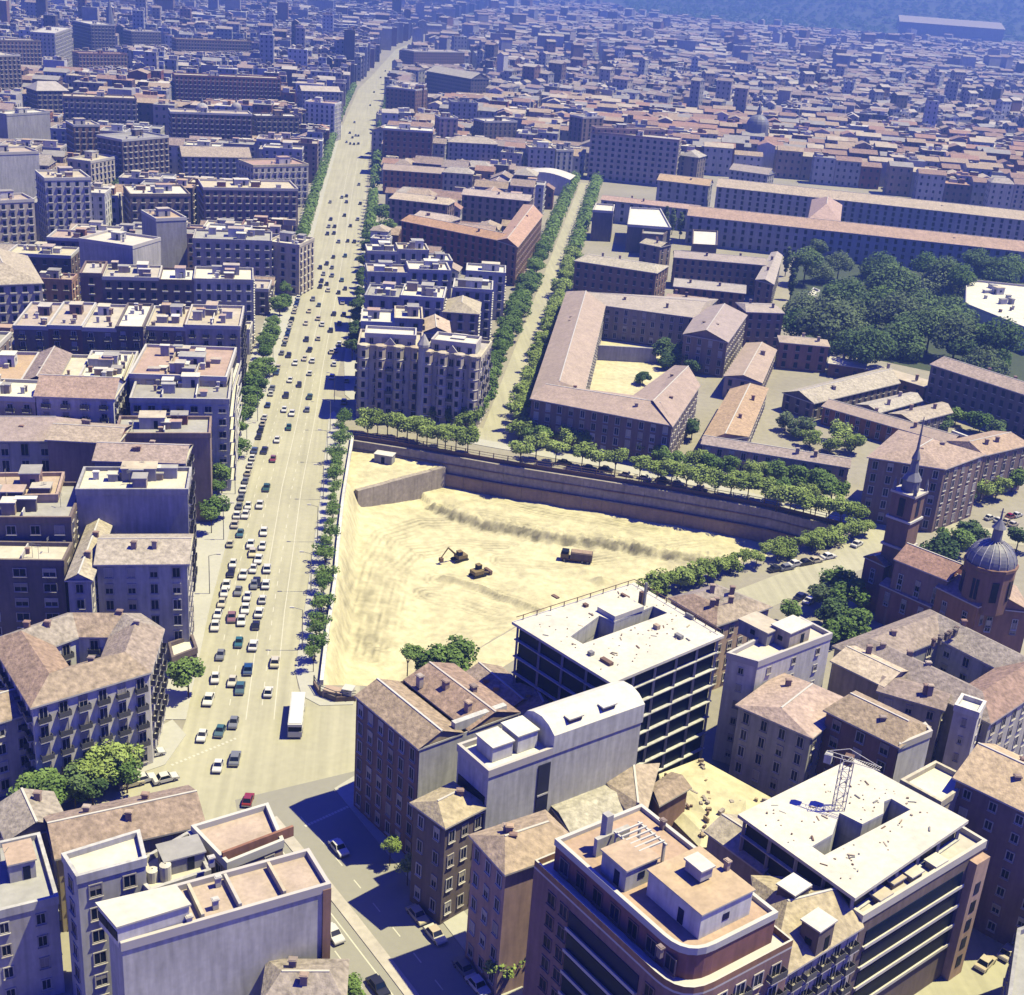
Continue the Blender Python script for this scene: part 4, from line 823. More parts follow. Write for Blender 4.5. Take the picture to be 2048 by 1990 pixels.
wings('dark school wing with a rounded tan roof edge behind the U-shaped school', 'school_building', 15, 'brown', 'tile_tan', [(((2, 1, 480, 80), (2, 1, 1100, 175), 17), 'g', 1.6, .1, 0), (((2, 0, 980, 1850), (2, 0, 1130, 1880), 10), 'g', 1.4, 0, 1.5)])
wings('pair of parallel pink roofed halls right of the courtyard school', 'school_building', 13, 'brown', 'tile_pink', [(((2, 1, 1235, 275), (2, 1, 1775, 330), 14), 'g', 1.8, 0, 0), (((2, 1, 1180, 360), (2, 1, 1480, 395), 6), 'g', 1.0, 0, -3)])
wings('long tan roofed school range at the back with a bright right end', 'school_building', 14, 'brown', 'tile_pink', [(((2, 1, 1240, 55), (2, 1, 1930, 115), 13), 'g', 1.8, 0, 0), ([(2, 1, 1860, 225), (2, 1, 1990, 260), (3, 1, 105, 40), (3, 1, 30, 20)], 'g', 1.2, 0, -.6)])
wings('dark block with a pink roof tucked behind the right arm of the school', 'school_building', 14, 'brown', 'tile_pink', [(((2, 1, 1790, 470), (3, 1, 120, 480), 14), 'g', 1.4, .1, 0)])
wings('low pink roofed classroom wing with a gabled end by the school gate', 'school_building', 7.5, 'pink', 'tile_pink', [([(2, 1, 1620, 960), (2, 1, 1900, 1010), (2, 1, 2010, 760), (2, 1, 1790, 710)], 'g', 1.6, 0, 0)])
wings('long narrow orange roofed range running down to the tree-lined street', 'school_building', 7, 'pink', 'tile_terracotta', [([(2, 1, 1445, 1455), (2, 1, 1795, 1420), (2, 1, 1945, 1055), (2, 1, 1670, 1060)], 'g', 1.8, 0, 0), (((2, 1, 1450, 1475), (3, 1, 615, 1655), 7), 'g', 1.4, 0, .2)])
wings('grand palace with hipped red roof and pale cornice behind the church spire', 'palace', 18, 'brown', 'tile_terracotta', [([(3, 1, 770, 1575), (3, 1, 1345, 1665), (3, 1, 1645, 1555), (3, 1, 1000, 1375)], 'g', 2.6, .3, 0), (((3, 1, 1650, 1560), (3, 1, 1990, 1480), 12), 'g', 1.8, .05, -4)])
wings('brick villa with a low hipped roof beside the garden wall', 'house', 10, 'brick', 'tile_pink', [(((3, 1, 95, 700), (3, 1, 465, 735), 9), 'g', 1.4, .3, 0)], win=dict(sp=3.4, w=1.4, h=2.0))
wings('low curved beige roofed range along the garden wall', 'house', 5, 'brown', 'deck_cream', [(((3, 1, 465, 860), (3, 1, 740, 900), 9), 'g', .5, 0, 0), (((3, 1, 735, 900), (3, 1, 1195, 1040), 8), 'g', .5, 0, .1)], win=dict(sp=4, w=1.2, h=1.4))
wings('dark gabled shed with a pale ridge beside the saw-tooth sheds', 'shed', 6, 'dark', 'tile_tan', [([(3, 1, 120, 1085), (3, 1, 350, 1165), (3, 1, 1000, 1010), (3, 1, 860, 905)], 'g', 2.4, 0, 0)], cat='shed')
wings('long pink roofed lean-to in front of the tan sheds', 'shed', 6, 'brick', 'tile_pink', [(((3, 1, 420, 1190), (3, 1, 1390, 1470), 8), 'g', 1.6, 0, 0)], cat='shed')
for k, q in enumerate([[(3, 1, 680, 1175), (3, 1, 850, 1235), (3, 1, 1170, 1145), (3, 1, 1085, 1085)], [(3, 1, 930, 1245), (3, 1, 1110, 1310), (3, 1, 1400, 1235), (3, 1, 1320, 1160)]]):
    wings(('upper' if k == 0 else 'lower') + ' of the two tan roofed sheds behind the long lean-to', 'shed', 6.5, 'dark', 'tile_tan', [(q, 'g', 1.2, 0, 0)], cat='shed')
wings('long barrack with orange tiled roof at the right edge by the trees', 'barrack', 14, 'dark', 'tile_terracotta', [(((3, 1, 1245, 870), (3, 1, 2050, 1130), 11), 'g', 2.2, .02, 0)], win=WD)
Q('white modern roof terrace among the garden trees at the right edge', [(3, 1, 1505, 420), (3, 1, 2050, 640), (3, 1, 2050, 290), (3, 1, 1510, 235)], 9, roof='flat', rm='deck_white', wall='white', win=None, clut=3)
Q('tiny white kiosk among the garden trees', [(3, 1, 305, 355), (3, 1, 350, 375), (3, 1, 392, 320), (3, 1, 345, 300)], 6, roof='flat', rm='deck_white', wall='white', win=None, clut=0, name='kiosk', cat='kiosk')
lowwall('pale garden wall below the barrack and tree garden', [G(p) for p in [(3, 1, 1390, 1440), (3, 1, 1650, 1540), (3, 1, 1800, 1500)]], 3, .4, 'wall_white')
# military barracks: long ranges
WB2 = dict(sp=4.4, w=1.5, h=2.2, sill=0)
wings('very long barracks with two parallel tiled ranges and a hipped link', 'barracks', 16, 'grey', 'tile_orange', [
    (((2, 0, 1560, 1420), (3, 0, 2080, 1690), 15), 'g', 4.0, 0, 0), (((2, 0, 1340, 1640), (3, 0, 2080, 1930), 15), 'g', 4.0, 0, -1.0), ([(3, 0, 310, 1670), (3, 0, 545, 1690), (3, 0, 560, 1560), (3, 0, 340, 1520)], 'g', 6, .3, .3),
    (((2, 0, 1110, 1370), (2, 0, 1500, 1415), 14), 'g', 3.0, 0, -1.5), (((2, 0, 680, 1520), (2, 0, 1420, 1600), 12), 'g', 1.6, 0, -4)], win=WB2)
for lab, q, z, rm in (('dark square block with a white flat roof edge at the top of the tree street', [(2, 0, 615, 1610), (2, 0, 770, 1620), (2, 0, 780, 1570), (2, 0, 640, 1560)], 15, 'deck_white'), ('white flat roof with a dark skylight beside the poplars', [(2, 0, 880, 1720), (2, 0, 1210, 1745), (2, 0, 1130, 1600), (2, 0, 900, 1590)], 13, 'deck_white'), ('white blank gable behind the school trees', [(2, 0, 1375, 1870), (2, 0, 1560, 1880), (2, 0, 1565, 1770), (2, 0, 1380, 1760)], 10, 'deck_white'), ('dark brick hall below the square white roof', [(2, 0, 990, 1790), (2, 0, 1150, 1800), (2, 0, 1200, 1760), (2, 0, 1000, 1750)], 11, 'deck_grey')):
    Q(lab, q, z, roof='flat', rm=rm, wall='dark', win=None, clut=0)
# ================================================================ block between the avenue and the tree street
zc = 22; WC = dict(sp=3.1, w=1.3, h=2.2, bal=2)
def corner_house(label, a, b_, dep, z, wall='cream'):
    o = E(label, a, b_, dep, z, roof='flat', rm='deck_cream', wall=wall, win=WC, clut=2, band=True); A, B = G(a, z), G(b_, z); d = (B - A).normalized(); n_ = (rect(A, B, 1)[3] - A)
    I = ccw([A + d * 2 + n_ * 2, B - d * 2 + n_ * 2, B - d * 2 + n_ * (dep * .6), A + d * 2 + n_ * (dep * .6)]); m = MB(); m.prism(I, z, z + 3.1, 'wall_' + wall, top=False); part('attic_wall', m, o); 
    flatroof(o, I, z + 3.1, 'deck_white'); facade(o, I[0], I[1], z + .3, z + 3.0, dict(sp=3.0, w=1.1, h=1.5, fl=1), None)
    L = (B - A).length
    for t in (.1, .36, .64, .9):
        q = A + d * L * t - n_ * .25; m = MB(); m.lathe(q, [(1.5, 3.8), (1.5, z + .4), (1.75, z + .6), (1.75, z + 1.1), (.05, z + 1.3)], 'wall_' + wall, 8, .5); part('bay', m, o)
        for k in range(1, 7):
            m = MB(); m.obox(q - n_ * 1.42, d, .5, .05, k * z / 7 + .9, k * z / 7 + 2.6, 'glass'); part('bay_window', m, o)
            m = MB(); m.lathe(q, [(1.55, k * z / 7 + .1), (1.7, k * z / 7 + .25), (1.55, k * z / 7 + .4)], 'trim', 8, .5); part('bay_cornice', m, o)
    for t in (.5,):
        q = A + d * L * t + n_ * .2; m = MB(); m.face([V3(q - d * 2, z + .9), V3(q + d * 2, z + .9), V3(q, z + 3.2)], 'wall_' + wall); m.face([V3(q - d * 2 + n_ * .5, z + .9), V3(q + n_ * .5, z + 3.2), V3(q + d * 2 + n_ * .5, z + .9)], 'wall_' + wall)
        m.face([V3(q - d * 2, z + .9), V3(q, z + 3.2), V3(q + n_ * .5, z + 3.2), V3(q - d * 2 + n_ * .5, z + .9)], 'trim'); m.face([V3(q, z + 3.2), V3(q + d * 2, z + .9), V3(q + d * 2 + n_ * .5, z + .9), V3(q + n_ * .5, z + 3.2)], 'trim'); part('gable_pediment', m, o)
    return o
corner_house('ornate grey corner block with gabled attic facing the pit trees, left half', (1, 1, 775, 740), (1, 1, 1265, 765), 17, zc)
corner_house('ornate pale block with turret-like bays facing the pit trees, right half', (1, 1, 1270, 785), (1, 1, 1710, 835), 18, zc)
mb = MB()
t_ = G((1, 1, 1275, 790), zc); o_ = empty('corner_turret', (t_.x, t_.y, 0)); tag(o_, 'slim octagonal turret between the two ornate grey blocks', 'turret'); mb.lathe(t_, [(1.5, 0), (1.5, 24), (1.9, 24.3), (1.9, 25), (.2, 28)], 'wall_stone', 8); part('shaft', mb, o_)
GB = 'houses between the avenue and the tree street'; pl = 'the block behind the ornate corner house'
def lk(**k): return k
row('the first ornate-block row', (1, 1, 800, 560), (1, 1, 1480, 590), 15, 22, [(1.2, 0, lk(wall='lightgrey', rm='deck_white', clut=2), 'pale block with white roof huts'), (1, 1.5, lk(wall='cream', rm='deck_cream', clut=2), 'cream block with cluttered roof'), (1, -2, lk(wall='tan', roof='gable', rm='tile_orange', clut=1), 'house with an orange pitched roof')], GB, win=WC)
row('the second ornate-block row', (1, 1, 830, 360), (1, 1, 1700, 420), 16, 22, [(1, 0, lk(wall='grey', rm='deck_grey', clut=2), 'grey block with dark terraces'), (1.2, .8, lk(wall='cream', rm='deck_white', clut=2), 'cream block with bright roof boxes'), (1, -3, lk(wall='tan', roof='hip', rm='tile_tan'), 'tan hip-roofed house')], GB, win=WC)
row('the third ornate-block row', (1, 1, 850, 180), (1, 1, 1480, 200), 13, 22, [(1, 0, lk(wall='stone', rm='deck_cream', clut=2), 'stone-coloured block with a gabled front'), (1, 1.4, lk(wall='lightgrey', rm='deck_white', clut=2), 'light grey block with white parapets')], GB, win=WC)
row('the tree street row', (1, 1, 1500, 300), (1, 1, 1800, 320), 14, 21, [(1, 0, lk(wall='grey', rm='deck_grey', clut=2), 'blank grey party-walled block')], GB, win=WC)
row('the row by the institute', (1, 1, 850, 20), (1, 1, 1500, 40), 12, 21, [(1, 0, lk(wall='stone', rm='deck_white', clut=2), 'stone-fronted block with a white roof'), (1, 1, lk(wall='cream', rm='deck_cream', clut=2), 'cream block with small roof huts'), (.8, -3, lk(wall='white', rm='deck_white', clut=1), 'low white-roofed house')], GB, win=WC)
row('the short side row', (1, 1, 1600, 170), (1, 1, 1900, 190), 13, 18, [(1, 0, lk(wall='lightgrey', rm='deck_white', clut=1), 'grey-walled house with a white roof edge')], GB, win=WC)
inst = wings('red brick institute with orange hipped roofs and dark battlements', 'institute', 17, 'brick', 'tile_orange', [
    (((1, 0, 1110, 1680), (1, 0, 1850, 1830), 10), 'g', 2.4, .02, 0), (((1, 0, 1020, 1510), (1, 0, 1460, 1560), 12), 'g', 2.4, .05, .2), (((1, 0, 1570, 1480), (2, 0, 130, 1530), 12), 'g', 2.2, 0, .4), ([(1, 0, 1840, 1830), (2, 0, 40, 1880), (2, 0, 230, 1640), (2, 0, 90, 1560)], 'g', 2.4, 0, .3), (((1, 0, 1180, 1660), (1, 0, 1440, 1700), 16), 'g', 2.4, .05, .6)], win=dict(sp=3.6, w=1.4, h=2.2))
row('the range above the institute', (1, 0, 970, 1290), (1, 0, 1650, 1340), 11, 14, [(2, 0, lk(wall='brick', roof='gable', rm='tile_pink'), 'brick range with pink roof'), (1, 1, lk(wall='tan', roof='hip', rm='tile_tan'), 'tan hipped pavilion')], 'ranges above the institute', win=WD)
vh = G((2, 0, 50, 1330), 10); vh2 = G((2, 0, 445, 1370), 10); o_ = empty('vaulted_hall', (vh.x, vh.y, 0)); tag(o_, 'white arched hall roof at the head of the tree street', 'hall'); mb = MB(); d = (vh2 - vh); nn = rect(vh, vh2, 20)[3] - vh
pr = [(t / 10, 10 + 3 * math.sin(math.pi * t / 10)) for t in range(11)]
for (s0, z0), (s1, z1) in zip(pr, pr[1:]): mb.face([V3(vh + d * s0, z0), V3(vh + d * s1, z1), V3(vh + d * s1 + nn, z1), V3(vh + d * s0 + nn, z0)], 'deck_white')
mb.face([V3(vh, 0)] + [V3(vh2, 0)] + [V3(vh + d * s, z) for s, z in reversed(pr)], 'wall_white'); part('vault', mb, o_); FOOT.append(((vh + vh2) / 2, 30, None))
# hotel-like block
hb = E('broad pinkish block with a grid of white balconies heading the tree street', (2, 0, 600, 1010), (2, 0, 1275, 1075), 17, 30, roof='flat', rm='deck_cream', wall='pink', win=dict(sp=4.2, w=1.8, h=1.9, bal=1, fl=8), clut=2)
E('attic storey block set back on top of the balcony-grid building', (2, 0, 640, 980), (2, 0, 1170, 1000), 9, 33, roof='flat', rm='deck_cream', wall='pink', win=dict(sp=4, fl=1), clut=1, zb=30.1, foot=False, name='attic_block')
E('brown wing stepping down right of the balcony-grid building', (2, 0, 1270, 1180), (2, 0, 1420, 1200), 15, 20, roof='hip', rm='tile_tan', wall='brown', win=WB2)
E('dark narrow-fronted slab left of the balcony-grid building', (2, 0, 440, 880), (2, 0, 540, 900), 20, 30, roof='flat', rm='deck_grey', wall='brown', win=WB2)
for lab, a, b_, dp, z, kw in (
    ('cream block with an arched top left of the head of the tree street', (2, 0, 130, 1130), (2, 0, 330, 1140), 14, 20, lk(wall='cream', rm='deck_cream')),
    ('grey blank-walled house beside the arched hall', (2, 0, 340, 1150), (2, 0, 470, 1150), 14, 19, lk(wall='grey', rm='deck_cream')),
    ('long grey building with tall windows right of the balcony-grid block', (2, 0, 1660, 1290), (2, 0, 1950, 1330), 14, 14, lk(wall='grey', roof='gable', rm='tile_pink')),
    ('dark brown avenue block with a white roof strip opposite the bend', (1, 0, 970, 985), (1, 0, 1345, 1010), 18, 28, lk(wall='brown', rm='deck_white', clut=2)),
    ('dark brown avenue block with a cream parapet beyond the white-striped one', (1, 0, 990, 665), (1, 0, 1215, 690), 22, 27, lk(wall='brown', rm='deck_cream', clut=3)),
    ('slim red-brown tower house at the corner of the far avenue block', (1, 0, 1215, 650), (1, 0, 1280, 655), 16, 30, lk(wall='brick', rm='deck_cream')),
    ('pair of pink and tan narrow houses behind the brown avenue block', (1, 0, 1400, 900), (1, 0, 1540, 905), 14, 24, lk(wall='pink', rm='deck_cream')),
    ('grey blank-walled tall house behind the brown avenue block', (1, 0, 1490, 780), (1, 0, 1690, 790), 14, 24, lk(wall='grey', rm='deck_grey')),
    ('dark block with a pale green roof edge near the narrow street', (1, 0, 1740, 930), (1, 0, 1990, 930), 16, 20, lk(wall='dark', rm='deck_white')),
    ('grey house with dormer windows near the arched hall', (1, 0, 1465, 1080), (1, 0, 1840, 1100), 14, 19, lk(wall='stone', roof='hip', rm='tile_tan')),
    ('dark avenue block with a light corner where the avenue narrows', (1, 0, 1205, 395), (1, 0, 1590, 400), 24, 26, lk(wall='brown', rm='deck_cream', clut=3)),
    ('dark long block with a white parapet beside the narrow shaded street', (1, 0, 1300, 540), (1, 0, 1640, 600), 22, 24, lk(wall='dark', roof='gable', rm='tile_tan'))):
    E(lab, a, b_, dp, z, win=dict(sp=3.4, w=1.3, h=1.8), **{**dict(roof='flat', clut=1), **kw})
# ================================================================ left of the avenue
ring('white corner house with brown tiled roofs around a small court at the avenue junction', [G(p, 18) for p in [(0, 2, 245, 1570), (0, 2, 1135, 1305), (0, 2, 1235, 985), (0, 2, 1060, 870), (0, 2, 520, 865), (0, 2, -60, 1070)]], 8.2, 18, 2.4, 'tile_brown', 'white', dict(sp=2.9, w=1.2, h=2.3, bal=1, fl=5))
E('lower house with a brown tiled roof at the left edge beside the white corner house', (0, 2, -260, 1760), (0, 2, 240, 1610), 9, 14, roof='gable', rm='tile_brown', wall='cream', win=WP, name='house')
l2 = E('grey-blue house with a tan tiled roof under the blank party wall', (0, 2, 735, 485), (0, 2, 1425, 480), 13, 21, roof='gable', rm='tile_tan', wall='lightgrey', win=dict(sp=3.4, w=1.3, h=1.9, fl=6), rise=2.2)
E('narrow tan-roofed wing left of the grey-blue house', (0, 2, 515, 605), (0, 2, 690, 605), 24, 20, roof='gable', rm='tile_tan', wall='stone', win=WP, rise=1.4)
E('tall house with a blank blue-grey party wall and mixed roofs on the avenue', (0, 1, 580, 1850), (0, 1, 1430, 1850), 12, 27, roof='flat', rm='deck_cream', wall='grey', win=dict(sp=3, w=1.1, h=1.8, bal=1), sides=[(1, 0)], clut=4)
E('red-brown tiled house right behind the blank party-wall house', (0, 1, 720, 1600), (0, 1, 1400, 1620), 11, 26, roof='gable', rm='tile_terracotta', wall='cream', win=dict(sp=3, w=1.1, h=1.8, bal=1), sides=[(1, 0)], rise=2.0)
l4 = E('dark house with stepped roof terraces at the left edge', (0, 2, -200, 160), (0, 2, 540, 160), 18, 24, roof='flat', rm='deck_grey', wall='dark', win=dict(sp=3.6, w=1.6, h=1.7), clut=3)
E('lower terrace house stepping down before the dark house', (0, 2, -200, 480), (0, 2, 485, 490), 8, 19.5, roof='flat', rm='deck_cream', wall='dark', win=dict(sp=4.2, w=2.2, h=1.5), clut=1)
E('red-decked flat roof with white parapet at the left edge', (0, 1, -200, 1900), (0, 1, 440, 1890), 12, 25, roof='flat', rm='deck_red', wall='pink', win=None, clut=1)
E('classical grey facade with tall dark windows at the left edge', (0, 1, -200, 1450), (0, 1, 560, 1450), 14, 21, roof='hip', rm='tile_pink', wall='stone', win=dict(sp=3.6, w=1.5, h=2.8, fl=5))
E('house with brick party walls and a tan gable roof in front of the grey terraces', (0, 1, 360, 1440), (0, 1, 890, 1470), 12, 23, roof='gable', rm='tile_tan', wall='brick', win=None, rise=1.6)
E('brown brick-backed house left of the striped avenue facade', (0, 1, 880, 1420), (0, 1, 1600, 1420), 12, 22, roof='flat', rm='deck_grey', wall='brick', win=None, clut=2)
def striped(label, a, b_, dep, z, rm, wall='lightgrey', clut=5):
    o = E(label, a, b_, dep, z, roof='flat', rm=rm, wall=wall, win=dict(sp=3.2, w=1.6, h=1.5), clut=clut, sides=[(-.1, -1)]); P = ccw(rect(G(a, z), G(b_, z), dep))
    i = max(range(4), key=lambda i: ((P[i] + P[(i + 1) % 4]) / 2).x); strips(o, P[i], P[(i + 1) % 4], 0, z, 'wall_white', 3.1, 1.3, .3); return o
striped('grey terraced avenue block with white balcony stripes, nearest of the two striped fronts', (0, 1, 990, 1150), (0, 1, 1745, 1160), 26, 24, 'deck_grey')
striped('terracotta-decked avenue block with long white balcony stripes behind the grey terraces', (0, 1, 985, 965), (0, 1, 1725, 990), 27, 26, 'deck_red', 'cream')
GL = 'houses in the terraces left of the avenue'
row('the white-decked terrace', (0, 1, -150, 1020), (0, 1, 965, 1040), 26, 23, [(1.2, 0, lk(wall='brown', roof='flat', rm='deck_red'), 'dark-fronted house with a red roof terrace'), (1, .5, lk(wall='brown', roof='gable', rm='tile_brown', rise=2), 'dark-fronted house with a brown tiled roof'), (.7, -.5, lk(wall='stone', rm='deck_cream'), 'grey-fronted house with a cream roof'), (1.5, .8, lk(wall='cream', rm='deck_white', clut=5), 'house with dazzling white roof terraces')], GL, 'avenue', win=WB)
row('the stair-box terrace', (0, 1, 100, 595), (0, 1, 1090, 622), 27, 23, [(1, 0, lk(wall='brown', roof='flat', rm='deck_red', clut=4), 'dark house with a pinkish deck'), (1, .4, lk(wall='brown', roof='flat', rm='deck_red', clut=4), 'dark house with terracotta decks'), (1, 0, lk(wall='dark', rm='deck_cream', clut=4), 'dark house with a cream sloping deck'), (.8, .6, lk(wall='dark', rm='deck_white', clut=4), 'dark house with a bright white deck')], GL, 'avenue', win=WB)
row('the striped-block pair', (0, 1, 1110, 600), (0, 1, 1830, 620), 24, 22, [(1, 0, lk(wall='brown', rm='deck_cream', clut=3), 'dark house with a recessed light court'), (1.4, .8, lk(wall='cream', rm='deck_cream', clut=3), 'cream avenue house with long roof sheds')], GL, 'avenue', win=WB)
row('the white-parapet terrace', (0, 1, 610, 215), (0, 1, 1930, 245), 18, 22, [(.5, 1, lk(wall='brown', rm='deck_cream'), 'narrow dark house with a white cornice'), (1.3, 0, lk(wall='dark', rm='deck_cream', clut=4), 'dark house with long awnings'), (.8, -.6, lk(wall='dark', rm='deck_white'), 'dark house with a white roof strip'), (1.4, 0, lk(wall='stone', rm='deck_white', clut=2), 'stone avenue house with white parapets')], GL, 'avenue', win=WB)
for lab, a, b_, dp, z, kw in (
    ('cream ornate house with sunlit side windows at the left edge', (0, 1, -220, 270), (0, 1, 320, 250), 40, 23, lk(wall='cream', roof='hip', rm='tile_tan')),
    ('white-roofed modern block with a plain grey front above the stair-box terrace', (0, 0, 600, 1830), (0, 0, 1010, 1890), 18, 27, lk(wall='lightgrey', rm='deck_white', win=None)),
    ('house with a blank pale grey gable and pink roof left of the avenue terraces', (0, 0, 1190, 1680), (0, 0, 1420, 1670), 18, 27, lk(wall='grey', rm='deck_red', win=None)),
    ('modern tower with banded dark front and sunlit vertical fins', (0, 0, 340, 1370), (0, 0, 690, 1365), 20, 33, lk(wall='lightgrey', rm='deck_cream', clut=2)),
    ('tall house with a big blank lilac party wall at the left edge', (0, 0, -150, 1180), (0, 0, 295, 1165), 16, 33, lk(wall='lightgrey', rm='deck_red', win=None)),
    ('cream-topped house with paired dark bays at the left edge', (0, 0, -150, 1550), (0, 0, 260, 1530), 14, 27, lk(wall='cream', rm='deck_red')),
    ('deep brown block with a light corner behind the round tree', (0, 0, 930, 1075), (0, 0, 1285, 1045), 20, 29, lk(wall='dark', rm='deck_grey', clut=2)),
    ('ornate brown block with two small domes on its roofline', (0, 0, 1300, 860), (0, 0, 1920, 880), 18, 26, lk(wall='brown', rm='deck_cream', clut=3)),
    ('block with a tall teal glazed stair front', (0, 0, 480, 740), (0, 0, 1040, 760), 18, 28, lk(wall='brown', rm='deck_cream', clut=3)),
    ('long purple-brick slab with a white end wall', (0, 0, 1330, 575), (1, 0, 190, 605), 16, 30, lk(wall='brick', rm='deck_cream', clut=2)),
    ('dark low slab with a white roof edge beside the blank cream house', (1, 0, 0, 890), (1, 0, 330, 895), 15, 21, lk(wall='dark', rm='deck_white')),
    ('pale house with a blank cream end wall facing the avenue trees', (1, 0, 370, 780), (1, 0, 600, 800), 18, 26, lk(wall='white', rm='deck_red')),
    ('grey slate-gabled house behind the blank cream house', (1, 0, 350, 690), (1, 0, 640, 700), 14, 25, lk(wall='grey', roof='gable', rm='deck_cream')),
    ('tall dark slab with a sunlit right edge at the far left', (0, 0, -150, 430), (0, 0, 155, 425), 22, 40, lk(wall='dark', rm='deck_cream', clut=2)),
    ('second tall slab with a cream right face at the far left', (0, 0, -100, 310), (0, 0, 310, 315), 18, 38, lk(wall='brown', rm='deck_cream')),
    ('grid-fronted tower with pale frames at the upper left', (0, 0, 415, 260), (0, 0, 545, 215), 22, 38, lk(wall='cream', rm='deck_cream')),
    ('dark tower with balconied right face beside the church spire', (0, 0, 550, 160), (0, 0, 690, 190), 26, 40, lk(wall='dark', rm='deck_cream')),
    ('long pink-roofed house below the far church spire', (0, 0, 600, 410), (0, 0, 970, 415), 16, 22, lk(wall='brick', rm='deck_red')),
    ('dark cube-like block right of the far church spire', (0, 0, 1000, 240), (0, 0, 1225, 245), 20, 28, lk(wall='dark', rm='deck_cream')),
    ('long dark terrace with a white corner roof hut in the upper left', (0, 0, 1340, 300), (0, 0, 1920, 320), 16, 25, lk(wall='brown', rm='deck_cream', clut=3)),
    ('grey party-walled house with a flat white roof in the upper left', (0, 0, 50, 880), (0, 0, 380, 860), 14, 26, lk(wall='grey', rm='deck_white', win=None)),
    ('block with a light pyramid roof in the upper left', (0, 0, 280, 690), (0, 0, 520, 690), 22, 24, lk(wall='dark', roof='hip', rm='deck_cream')),
    ('house with curved pale balconies on the side street', (0, 0, 560, 960), (0, 0, 760, 960), 18, 28, lk(wall='brown', rm='deck_cream', clut=3)),
    ('white sunlit corner house on the side street', (0, 0, 690, 1240), (0, 0, 900, 1200), 14, 20, lk(wall='cream', rm='deck_cream')),
    ('brown terrace with white roof sheds and skylights', (0, 0, 990, 1490), (0, 0, 1450, 1490), 24, 22, lk(wall='brown', rm='deck_white', clut=3)),
    ('dark brick avenue block with white balcony dots', (0, 0, 1550, 1440), (1, 0, 320, 1450), 22, 24, lk(wall='brick', rm='deck_cream', clut=3)),
    ('tan tiled house behind the dark brick avenue block', (0, 0, 1390, 1190), (0, 0, 1910, 1200), 18, 19, lk(wall='stone', roof='gable', rm='tile_tan')),
    ('avenue house with terracotta decks behind the dark brick block', (1, 0, -20, 1270), (1, 0, 400, 1260), 20, 22, lk(wall='cream', rm='deck_red', clut=3)),
    ('grey avenue house with dome-like lantern behind the white-parapet terrace', (0, 0, 1470, 1830), (1, 0, 120, 1850), 18, 21, lk(wall='stone', rm='deck_grey', clut=3)),
    ('low avenue house with a glazed white roof', (1, 0, 80, 1850), (1, 0, 330, 1880), 16, 20, lk(wall='cream', rm='deck_white', clut=2))):
    E(lab, a, b_, dp, z, **{**dict(roof='flat', clut=1, win=dict(sp=3.3, w=1.3, h=1.8, bal=1)), **kw})
sp_ = G((0, 0, 845, 300), 15); o_ = empty('church_spire', (sp_.x, sp_.y, 0)); tag(o_, 'dark pointed church spire rising in the upper left', 'church'); mb = MB(); mb.lathe(sp_, [(5, 0), (5, 30), (5.6, 30.5), (.2, 62)], 'lead', 8); part('spire', mb, o_); mb = MB(); mb.tube((sp_.x - 1, sp_.y, 61), (sp_.x + 1, sp_.y, 61), .2, .2, 'lead', 4); part('cross', mb, o_); FOOT.append((sp_, 8, None))
for lab, p, z, r in (('left of the two small domes on the ornate brown block', (0, 0, 1540, 830), 27, 4), ('right of the two small domes on the ornate brown block', (0, 0, 1800, 820), 27, 3.5), ('large dark dome with a lantern in the old town', (2, 0, 1870, 960), 24, 9)):
    q = G(p, z); o_ = empty('dome', (q.x, q.y, 0)); tag(o_, lab, 'dome'); mb = MB(); mb.lathe(q, [(r, 2), (r, z)] + [(r * math.cos(math.radians(a)), z + r * math.sin(math.radians(a))) for a in range(0, 80, 13)], 'dome' if r > 5 else 'wall_stone', 14); part('cupola', mb, o_); mb = MB(); mb.lathe(q, [(r * .2, z + r * .9), (r * .2, z + r * 1.3), (.1, z + r * 2)], 'lead', 8); part('lantern', mb, o_)
# ---------------- bottom-left corner
A_, B_ = G((0, 3, 930, 1550), 20), G((1, 3, 560, 1095), 20); f1 = building('foreground house with red roof terraces and a big blank grey wall', rect(A_, B_, 7.5), 20, roof='flat', rm='deck_red', wall='lightgrey', win=None, clut=0)
d = (B_ - A_).normalized(); nn = Vector((-d.y, d.x)); nn = nn if nn.dot(A_) > 0 else -nn; wl = (B_ - A_).length
def hutq(lab, pts, z, zb, root, wm, rm, name='penthouse'):
    P = ccw([G(p, z) for p in pts]); m = MB(); m.prism(P, zb, z, wm, top=False); m.prism(inset(P, -.2), z, z + .25, 'trim', topm=rm, bot=True); part(name, m, root); return P
P = hutq('', [(0, 3, 745, 1215), (0, 3, 895, 1390), (0, 3, 1440, 1222), (0, 3, 1330, 1080)], 23, 20, f1, 'wall_white', 'slab_white')
for t in (.15, .35, .62, .85): m = MB(); q = P[0].lerp(P[1], t); e = (P[1] - P[0]).normalized(); m.obox(q + Vector((e.y, -e.x)) * .03, e, .6, .05, 20.9, 22.2, 'glass'); part('window', m, f1)
m = MB(); m.obox(A_.lerp(B_, .985) - nn * .12, d, .55, .12, 0, 20.2, 'wall_brick'); part('brick_edge', m, f1)
for t in (.38, .56, .78): m = MB(); a, e = A_.lerp(B_, t) + nn * .6, A_.lerp(B_, t) + nn * 6.9; m.obox((a + e) / 2, nn, 3.1, .2, 20.05, 21.1, 'deck_cream'); part('party_wall', m, f1)
for x, y in ((1610, 880), (1660, 1030), (1440, 1330), (1640, 1200)): chimney(f1, G((0, 3, x, y), 21), 20.1, d, .35, 1.6, 'trim')
